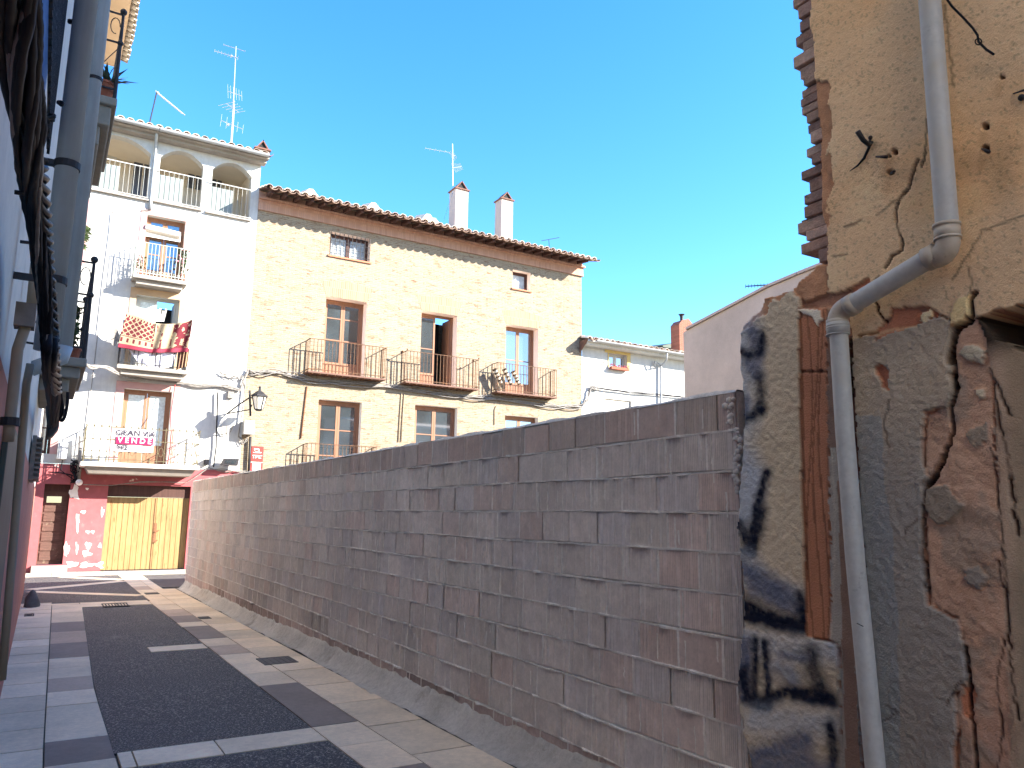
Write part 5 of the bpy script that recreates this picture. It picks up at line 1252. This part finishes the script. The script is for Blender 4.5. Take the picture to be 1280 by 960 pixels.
m = MB(); m.tube([P(834, 440, 'Y', 23.92), P(833, 450, 'Y', 24.0), P(827, 457, 'Y', 24.4), P(818.5, 452, 'Y', 24.42), P(818, 459, 'Y', 24.42)], .035, 8); m.tube([P(826, 456, 'Y', 24.42), P(826, 500, 'Y', 24.42), P(826, 560, 'Y', 24.42)], .045, 8); m.build('downpipe', M['zinc'], lh, smooth=True)
m = MB()
for (a, b) in (((747, 460), (757, 451)), ((745, 496), (749, 493)), ((740, 507), (744, 504))): m.bar(PY(*a, FY), PY(*b, FY), .03, .02)
m.build('iron_tie', M['iron'], lh)
bx = thing('flower_box', 'small flower box with reddish flowers on the sill of the low white house window', 'flower box', (19.7, 24.4, 6.0))
m = MB(); m.box(19.3, 20.2, 24.32, 24.48, 5.93, 6.04); m.build('box', M['terracotta'], bx); m = MB()
for i in range(40): m.ball((random.uniform(19.3, 20.2), random.uniform(24.32, 24.45), 6.04 + random.uniform(0, .1)), .03, 5)
m.build('flowers', mat('red_flowers', hx(170, 90, 100), .8), bx)
# brick stack behind
t = thing('chimney', 'dark brick chimney with a metal flue pipe behind the low white house', 'chimney', P(850, 430, 'Y', 27), 'house chimneys')
a = P(843.5, 404, 'Y', 27); b = P(858, 436, 'Y', 27); m = MB(); m.cur = tuple(hx(140, 84, 66)); m.box(a[0], b[0] + .3, 26.7, 27.3, 7, a[2] - .1); m.prism([(a[0], 26.7, a[2] - .099), (b[0] + .3, 26.7, a[2] - .099), (b[0] - .1, 26.7, a[2] + .25), (a[0] + .2, 26.7, a[2] + .12)], (0, .6, 0))
m.build('stack', brick_mat('stack_brick', tuple(hx(140, 84, 66)), tuple(hx(120, 70, 56)), tuple(hx(150, 120, 104))), t)
m = MB(); p = P(852, 398, 'Y', 27); m.tube([p - np.array([0, 0, .4]), p], .08, 10); m.tube([p, p + np.array([0, 0, .12]), p + np.array([0, 0, .2])], [.08, .09, .16], 10); m.build('flue_pipe', M['iron'], t)
t = thing('dark_shed', 'dark green sheet roof showing behind the tiles of the low white house', 'roof', P(835, 436, 'Y', 28))
a = P(822, 433, 'Y', 28); b = P(846, 428, 'Y', 28); m = MB(); m.prism([(a[0], 28, a[2]), (b[0] + 1, 28, b[2] - .3), (b[0] + 1, 28, b[2]), (b[0], 28, b[2])], (0, 2, .2)); m.build('sheet_roof', mat('green_sheet', hx(60, 76, 66), .6), t)
m = MB(); m.box(a[0] + .2, b[0] + 1, 28.1, 29.9, -1.7, a[2] - .05); m.build('wall', M['plaster_in'], t)

# ---------------------------------------------------------------- beige gable
t = thing('gable_house', 'beige rendered windowless gable rising behind the block wall', 'building', (12.8, 10, GZ))
GX = 12.8
pr1 = [P(x, y, 'X', GX) for x, y in ((854, 416), (858, 413), (960, 359.5), (997, 344), (1040, 327), (1100, 303))]
ys_ = [p[1] for p in pr1]; m = MB(); bot = [(GX, pr1[-1][1], -1.7), (GX, pr1[0][1], -1.7)]
m.prism([tuple(p) for p in pr1] + bot, (9, 0, 0))
m.build('wall', mat('beige_render', hx(196, 178, 162), .9, noise=[(.7, .12), (3, .08), (30, .05)], bump=[(30, .25, .004), (2, .2, .02)], layers=[(.9, .58, .8, tuple(hx(170, 146, 130))), (1.6, .6, .8, tuple(hx(206, 184, 170)))]), t)
m = MB()
for a, b in zip(pr1[1:], pr1[2:]):
    d = _n(b - a); a2 = a + d * .02
    m.prism([a2 + np.array([-.05, 0, .002]), b + np.array([-.05, 0, .002]), b + np.array([-.05, 0, .06]), a2 + np.array([-.05, 0, .06])], (9.1, 0, 0))
m.build('coping', mat('coping_tile', hx(190, 170, 156), .85), t)

# ================================================================ left house (camera stands beside it)
HX = -.15
lf = thing('left_house', 'grey shaded house front with balconies and pipes along the left edge', 'house', (HX, 9, gz(9)))
m = MB(); m.box(-9, HX, -8, 18.9, .42, 10.9); m.build('wall', mat('left_plaster', hx(216, 208, 194), .9, noise=[(1.1, .1), (8, .08), (50, .05)], bump=[(40, .3, .004), (3, .2, .01)]), lf)
m = MB(); m.box(-9, HX + .012, -8, 18.912, -1.7, .419); m.build('dado', mat('brown_dado', hx(190, 124, 106), .9, noise=[(1.4, .12), (12, .1)], bump=[(40, .35, .004)], layers=[(2.2, .6, .75, tuple(hx(172, 118, 104)))]), lf)
# tiled eave
e0 = P(157, 82, 'Y', 18.9); EX = e0[0]; EZ = e0[2]
m = MB(); m.box(HX + .001, EX - .12, -8, 18.95, EZ - .08, EZ + .02); m.box(-9, HX, -8, 18.95, 10.9, EZ); m.build('eave_soffit', M['cream'], lf)
m = MB(); y = 18.95
M['lt'] = M['tile']
while y > -6:
    m.cur = tuple(hx(206, 196, 180) * random.uniform(.85, 1.08)); seg = 6; b = len(m.v)
    for (xx, rr, zz) in ((EX + .05 + random.uniform(-.02, .02), .09, EZ + .08), (EX - 1.0, .075, EZ + .35)):
        for q_ in range(seg + 1): a = PI * q_ / seg; m.v.append((xx, y - .1 + rr * math.cos(a), zz + rr * math.sin(a)))
    for q_ in range(seg): m.face([b + q_, b + q_ + 1, b + seg + 2 + q_, b + seg + 1 + q_])
    m.face([b + q_ for q_ in range(seg + 1)])
    b = len(m.v)
    for (xx, zz) in ((EX + .0, EZ + .10), (EX - 1, EZ + .34)):
        for q_ in range(6): a = PI + PI * q_ / 5; m.v.append((xx, y - .21 + .07 * math.cos(a), zz + .07 * math.sin(a)))
    for q_ in range(5): m.face([b + q_, b + q_ + 1, b + 7 + q_, b + 6 + q_])
    y -= .215
m.build('eave_tiles', M['tile'], lf)
# balconies of the left house
def lbalc(xr, y0, y1, z, th, rh, label=None):
    m = MB(); m.box(HX + .001, xr, y0, y1, z - .10, z); m.box(HX + .001, xr - .05, y0 + .05, y1 - .05, z - th * .6, z - .10); m.box(HX + .001, xr - .14, y0 + .12, y1 - .12, z - th, z - th * .6)
    o = m.build('balcony', mat('balcony_stone', hx(140, 134, 122), .9, noise=(5, .15), bump=(30, .3, .004)), lf, bevel=.015)
    r = MB(); x = xr - .03
    for z_ in (z + rh, z + rh * .66, z + .12):
        r.bar((HX, y0 + .04, z_), (x, y0 + .04, z_), .018); r.bar((x, y0 + .04, z_), (x, y1 - .04, z_), .018); r.bar((HX, y1 - .04, z_), (x, y1 - .04, z_), .018)
    for yy in (y0 + .04, y1 - .04): r.tube([(x, yy, z), (x, yy, z + rh + .02)], [.022, .016], 8); r.ball((x, yy, z + rh + .04), .04, 10); r.ball((x, yy, z + rh * .66), .035, 10)
    n = int((y1 - y0) / .13)
    for i in range(1, n): yy = y0 + (y1 - y0) * i / n; r.bar((x, yy, z), (x, yy, z + rh), .012)
    r.bar((x, y0 + .04, z + rh * .62), (HX + .1, y0 + .04, z + .14), .008); r.bar((HX + .1, y0 + .04, z + rh * .62), (x, y0 + .04, z + .14), .008)
    for s_ in (0, 1):
        cx = x - .07 if s_ == 0 else HX + .1; r.tube([(cx + .05 * math.cos(a), y0 + .04, z + rh * .85 + .1 * math.sin(a)) for a in np.linspace(0, 5, 12)], .006, 5)
    r.build('railing', M['iron'], o); return o
a = P(109, 448, 'Y', 9.4); lbalc(a[0], 9.4, 11.4, a[2], .37, 1.08)
a2 = P(147, 123, 'Y', 9.5); lbalc(a2[0], 9.5, 11.6, a2[2], .56, 1.08)
# window grille near the camera
gb = P(60, 192, 'X', -.10); gt = gb[1]; z0 = gb[2]
m = MB(); m.box(HX + .001, HX + .02, gt - 1.0, gt - .02, z0 + .02, 2.9); wn = m.build('window', mat('blue_shutter', hx(84, 118, 172), .6, noise=(4, .2, (1, 1, .2))), lf)
m = MB(); n = 15
for i in range(n): y = gt - 1.0 + 1.0 * i / (n - 1); m.bar((-.10, y, z0), (-.10, y, 2.9), .009)
for i in range(12): z_ = z0 + .02 + i * .13; m.bar((-.102, gt - 1.0, z_), (-.102, gt, z_), .009)
m.build('grille', M['iron'], wn)
# vent near the junction
v0 = P(62, 560, 'Y', 9.2); m = MB()
zz0 = P(56, 601, 'Y', 9.2)[2]; zz1 = P(62, 548, 'Y', 9.2)[2]
m.box(HX + .013, HX + .05, 8.9, 10.0, zz0, zz1); 
for i in range(9): z_ = zz0 + (zz1 - zz0) * (i + .5) / 9; m.box(HX + .05, HX + .1, 8.9, 10.0, z_ - .012, z_ + .008)
m.build('vent_grille', M['cable_grey'], lf)
# dark green cabinet in the wall
c0 = P(24, 551, 'X', HX + .03); m = MB(); m.box(HX + .013, HX + .032, c0[1] - 1.2, c0[1], -1.35, c0[2]); cb = m.build('cabinet', mat('green_panel', hx(66, 80, 78), .6, noise=(5, .15)), lf, bevel=.004)
# pipes on the left house
def vpipe(pxy, Y, r, z0, z1, m_, name='drainpipe', bands=()):
    """vertical pipe through photo point at depth Y"""
    p = P(*pxy, 'Y', Y); m = MB(); m.tube([(p[0], Y, z0), (p[0], Y, z1)], r, 20); o = m.build(name, m_, lf, smooth=True)
    for z_ in bands:
        b = MB(); b.tube([(p[0], Y, z_ - .012), (p[0], Y, z_ + .012)], r * 1.12, 20); b.box(HX, p[0], Y - .01, Y + .01, z_ - .01, z_ + .01); b.build('bracket', M['iron'], o)
    return o
M['zinc_pipe'] = mat('zinc_pipe', hx(164, 172, 176), .6, noise=[(3, .12), (14, .08, (4, 4, .3))], metal=0, spec=.4)
zb1 = P(82, 207, 'Y', 2.9)[2]; zb2 = P(82, 20, 'Y', 2.9)[2]
vpipe((84, 207), 2.9, .036, P(60, 438, 'Y', 2.9)[2], 10.8, M['zinc_pipe'], bands=(zb1, P(60, 350, 'Y', 2.9)[2], 3.6, 5))
pa = P(84, 207, 'Y', 2.9); za = P(60, 438, 'Y', 2.9)[2]; 
zz = P(83, 444, 'Y', 6.0)[2]
o = vpipe((103, 240), 6.0, .045, zz + .05, 10.8, M['zinc_pipe'], bands=(P(110, 97, 'Y', 6.0)[2],))
pp = P(103, 240, 'Y', 6.0); m = MB(); m.tube([(pp[0], 6.0, zz + .06), (pp[0] - .01, 6.0, zz - .02), (HX, 6.0, zz - .12)], .05, 16); m.build('shoe', M['zinc_pipe'], o, smooth=True)
M['beige_pipe'] = mat('beige_pipe', hx(150, 138, 118), .7, noise=(8, .12))
def ppipe(pts, Y, r, m_, name='drainpipe'):
    m = MB(); m.tube([P(x, y, 'Y', Y) for x, y in pts], r, 14); return m.build(name, m_, lf, smooth=True)
o = ppipe([(36, 395), (22, 437), (12, 530), (10, 552)], 2.3, .013, M['beige_pipe'])
m = MB(); m.tube([P(13, 522, 'Y', 2.3), P(12, 532, 'Y', 2.3)], .022, 14); m.build('collar', M['iron'], o); m = MB(); a = P(36, 396, 'Y', 2.3); m.box(a[0] - .03, a[0] + .015, 2.27, 2.33, a[2] - .03, a[2] + .03); m.build('clamp', M['cable_grey'], o)
ppipe([(38, 455), (33, 480), (25, 580), (15, 700), (2, 850)], 3.2, .013, M['beige_pipe'])
ppipe([(45, 330), (40, 380)], 3.6, .02, M['beige_pipe'])

# twisted cable bundle rising along the left house
t = thing('cable_bundle', 'thick twisted bundle of dark cables sagging along the left house front', 'cables', P(50, 240, 'Y', 2.2), 'cable runs on the houses')
base = [(8, -60, .66), (18, 0, .78), (24, 70, .95), (32, 140, 1.2), (38, 200, 1.5), (44, 250, 1.9), (50, 310, 2.15), (56, 360, 2.4), (60, 410, 2.6), (62, 450, 2.8), (66, 490, 5.0), (66, 530, 9.0)]
wid = [36, 34, 30, 24, 19, 15, 11, 11, 12, 11, 9, 6]
def spline(pts, n):
    pts = np.array(pts, float); out = []
    for i in range(len(pts) - 1):
        p0 = pts[max(i - 1, 0)]; p1 = pts[i]; p2 = pts[i + 1]; p3 = pts[min(i + 2, len(pts) - 1)]
        for j in range(n):
            u = j / n; out.append(.5 * ((2 * p1) + (-p0 + p2) * u + (2 * p0 - 5 * p1 + 4 * p2 - p3) * u * u + (-p0 + 3 * p1 - 3 * p2 + p3) * u ** 3))
    out.append(pts[-1]); return np.array(out)
m = MB(); mg = MB()
for k in range(26):
    ph = random.uniform(0, 2 * PI); fr_ = random.uniform(.5, 1.0); amp = random.uniform(.2, 1); grey = k in (4, 9, 17)
    ctl = []
    for i, ((x, y, Y), w) in enumerate(zip(base, wid)):
        ctl.append((x + w * amp * math.sin(ph + i * fr_) * .95, y + random.uniform(-5, 5), Y * (1 + .05 * math.cos(ph + i * fr_))))
    sp = spline(ctl, 7); path = [P(a[0], a[1], 'Y', a[2]) for a in sp]
    rr = [max(.0034, random.uniform(.8, 1.2) * (.0030 + .0016 * min(a[2], 3.5))) * (1 if not grey else .7) for a in sp]
    (mg if grey else m).tube(path, rr, 7)
m.build('cables', M['cable'], t, smooth=True); mg.build('grey_cable', M['cable_grey'], t, smooth=True)
m = MB()                                        # tightly twisted pair in front
for k in range(3):
    pts = []
    sp = spline([(50, 200, 1.55), (56, 270, 1.95), (60, 330, 2.25), (65, 400, 2.5), (68, 450, 2.75), (71, 490, 4.5)], 26)
    for i, a in enumerate(sp): c = P(a[0], a[1], 'Y', a[2]); an = i * .42 + k * 2 * PI / 3; r_ = .006 + .0028 * a[2]; pts.append(c + np.array([r_ * .8 * math.cos(an), 0, r_ * .8 * math.sin(an)]))
    m.tube(pts, [.0032 + .0016 * a[2] for a in sp], 6)
m.build('twisted_cable', mat('twisted', (.05, .047, .045), .5, noise=(12, .3)), t, smooth=True)
m = MB()                                    
for (x0_, y0_, Y_, x1_, y1_) in ((18, 240, 1.7, 30, 242), (25, 302, 2.3, 42, 304), (32, 347, 2.9, 48, 350), (33, 428, 3.4, 56, 432), (45, 410, 3.8, 54, 411), (28, 2, 1.0, 52, 3), (40, 22, 1.2, 46, 28), (60, 148, 1.9, 68, 146), (33, 405, 3.2, 55, 400)):
    a = P(x0_, y0_, 'Y', Y_); b = P(x1_, y1_, 'Y', Y_); m.tube([a, b], .0045, 6)
split(m, 'hook', M['iron'], t)
m = MB()                                        # iron knobs fixed near the grille
for (x, y, Y_) in ((89, 30, 2.9), (75, 129, 2.8), (65, 147, 2.4), (46, 4, 1.6)):
    for q_ in range(4): m.ball(P(x + random.uniform(-3, 3), y + random.uniform(-4, 4), 'Y', Y_), .009, 6)
split(m, 'insulator', M['iron'], t, smooth=True)
t = thing('junction_box', 'dark cable junction clump hanging under the lower balcony of the left house', 'junction box', P(65, 530, 'Y', 9), 'electrical boxes')
m = MB(); a = P(59, 508, 'Y', 9.0); b = P(76, 536, 'Y', 9.0); m.prism([P(57, 506, 'Y', 9), P(75, 510, 'Y', 9), P(74, 534, 'Y', 9), P(66, 544, 'Y', 9), P(57, 548, 'Y', 9), P(59, 530, 'Y', 9)], (0, .35, 0)); m.build('casing', mat('dark_casing', hx(70, 72, 74), .7), t, bevel=.02)
m = MB()
for k in range(12):
    s_ = random.uniform(0, 1); pts = spline([(64 + 12 * s_, 470, 8.6), (62 + 16 * s_, 495, 8.7), (66 + 14 * s_ * random.uniform(.5, 1.2), 515, 8.8), (62 + 8 * s_, 530, 8.9)], 6); m.tube([P(a[0], a[1], 'Y', a[2]) for a in pts], .013, 6)
m.tube([P(a[0], a[1], 'Y', 8.9) for a in spline([(85, 490), (84, 505), (81, 520), (77, 526), (74, 518)], 6)], .016, 6)
m.build('looped_cables', M['cable'], t, smooth=True)
# agave on the upper balcony
p = P(130, 119, 'Y', 9.65)
t = thing('potted_plant', 'spiky agave in a clay pot on the upper balcony of the left house', 'plant', (p[0], 9.65, a2[2]), 'potted plants')
m = MB(); m.tube([(p[0], 9.65, a2[2] + .001), (p[0], 9.65, a2[2] + .19)], [.075, .10], 16); m.tube([(p[0], 9.65, a2[2] + .19), (p[0], 9.65, a2[2] + .22)], .11, 16); m.build('pot', M['terracotta'], t)
m = MB()
for i in range(22):
    a = random.uniform(0, 2 * PI); el = random.uniform(-.2, 1.3); L_ = random.uniform(.2, .34); d = np.array([math.cos(a) * math.cos(el), math.sin(a) * math.cos(el), math.sin(el)]); s_ = _n(np.cross(d, (0, 0, 1))) * .018; c = np.array([p[0] + (.05 if i % 2 else 0), 9.65, a2[2] + .22])
    mid_ = c + d * L_ * .5 + np.array([0, 0, .03]); tip = c + d * L_; b = len(m.v)
    m.v += [tuple(c - s_), tuple(c + s_), tuple(mid_ + s_ * 1.1), tuple(mid_ - s_ * 1.1), tuple(tip)]; m.face([b, b + 1, b + 2, b + 3]); m.face([b + 3, b + 2, b + 4])
m.build('leaves', mat('agave', (.045, .07, .04), .5, noise=(12, .3)), t)
q_ = P(90, 445, 'Y', 9.8); plant((q_[0], 9.75, a[2] if False else P(109, 448, 'Y', 9.4)[2]), .5, .05, 'dark trailing plant on the lower balcony of the left house', 60, .08)
q_ = P(104, 330, 'Y', 13); 
m = MB()
for i in range(60):
    yy = random.uniform(284, 312); xx = 104 + random.gauss(0, 2.4) + (6 * random.random() if yy < 300 else 0); p = P(xx, yy, 'Y', 15 + random.uniform(-.3, .3)); d = _n(np.array([random.gauss(0, 1), random.gauss(0, 1), random.gauss(0, 1)])) * .07; s_ = _n(np.cross(d, (.2, .4, 1))) * .03
    m.poly([p - d, p - s_, p + d, p + s_])
tag(m.build('hanging_plant', M['leaf']), 'greenery hanging from a far balcony just right of the left pipes', 'plant', 'potted plants')
m = MB(); p = P(103, 336, 'Y', 15); m.box(HX + .001, p[0] + .12, 14.4, 16.0, p[2] - .2, p[2] - .02); 
# boulder at the foot of the left house
m = MB(); c = G0 = (.02, 15.75, gz(15.75)); n = 10
for j in range(6):
    pass
t_ = MB(); rings = 7; seg = 12; bb = 0
for j in range(rings + 1):
    v = j / rings; r_ = .155 * math.cos(v * PI / 2) ** .6 + .004
    for k in range(seg): a = 2 * PI * k / seg; kk = 1 + .18 * math.sin(a * 3 + j) * .6 + random.uniform(-.05, .05); t_.v.append((c[0] + r_ * kk * math.cos(a) * .75, c[1] + r_ * kk * math.sin(a), c[2] - .01 + .3 * v))
for j in range(rings):
    for k in range(seg): k2 = (k + 1) % seg; t_.face([j * seg + k, j * seg + k2, (j + 1) * seg + k2, (j + 1) * seg + k])
t_.face([rings * seg + k for k in range(seg)])
tag(t_.build('guard_stone', mat('stone', hx(96, 92, 90), .9, noise=(9, .2), bump=(20, .5, .01)), smooth=True), 'rounded dark guard stone at the foot of the left house', 'stone')

# ================================================================ light, sky, camera
SAZ = math.radians(52); SEL = math.radians(27)
to_sun = Vector((math.sin(SAZ) * math.cos(SEL), -math.cos(SAZ) * math.cos(SEL), math.sin(SEL)))
sun = bpy.data.lights.new('sun', 'SUN'); sun.energy = 3.4; sun.angle = math.radians(.5); sun.color = (1, .95, .86)
so = bpy.data.objects.new('sun', sun); COL.objects.link(so); so.location = (10, -10, 30); so.rotation_euler = to_sun.to_track_quat('Z', 'Y').to_euler()
w = bpy.data.worlds.new('World'); sc.world = w; w.use_nodes = True; nt = w.node_tree
bg = nt.nodes['Background']; sky = nt.nodes.new('ShaderNodeTexSky'); sky.sky_type = 'NISHITA'; sky.sun_disc = False
sky.sun_elevation = SEL; sky.sun_rotation = math.radians(180) - SAZ; sky.altitude = 300; sky.air_density = 1.0; sky.dust_density = .3; sky.ozone_density = 3
hs = nt.nodes.new('ShaderNodeHueSaturation'); hs.inputs['Saturation'].default_value = 1.3; hs.inputs['Hue'].default_value = .505; hs.inputs['Value'].default_value = .56; nt.links.new(sky.outputs[0], hs.inputs['Color']); nt.links.new(hs.outputs[0], bg.inputs[0]); bg.inputs[1].default_value = .15
cam = bpy.data.cameras.new('camera'); cam.sensor_width = 36; cam.lens = F / 1280 * 36; cam.clip_start = .02; cam.clip_end = 2000
co = bpy.data.objects.new('camera', cam); COL.objects.link(co)
co.matrix_world = Matrix(((AX[0], AX[1], AX[2], 0), (AY[0], AY[1], AY[2], 0), (AZ[0], AZ[1], AZ[2], 0), (0, 0, 0, 1)))
sc.camera = co
vs_ = sc.view_settings; vs_.view_transform = 'Standard'; vs_.look = 'None'; vs_.gamma = 1; vs_.exposure = 2.8; vs_.use_curve_mapping = False
sc.render.engine = 'CYCLES'; sc.cycles.max_bounces = 8; sc.cycles.diffuse_bounces = 5
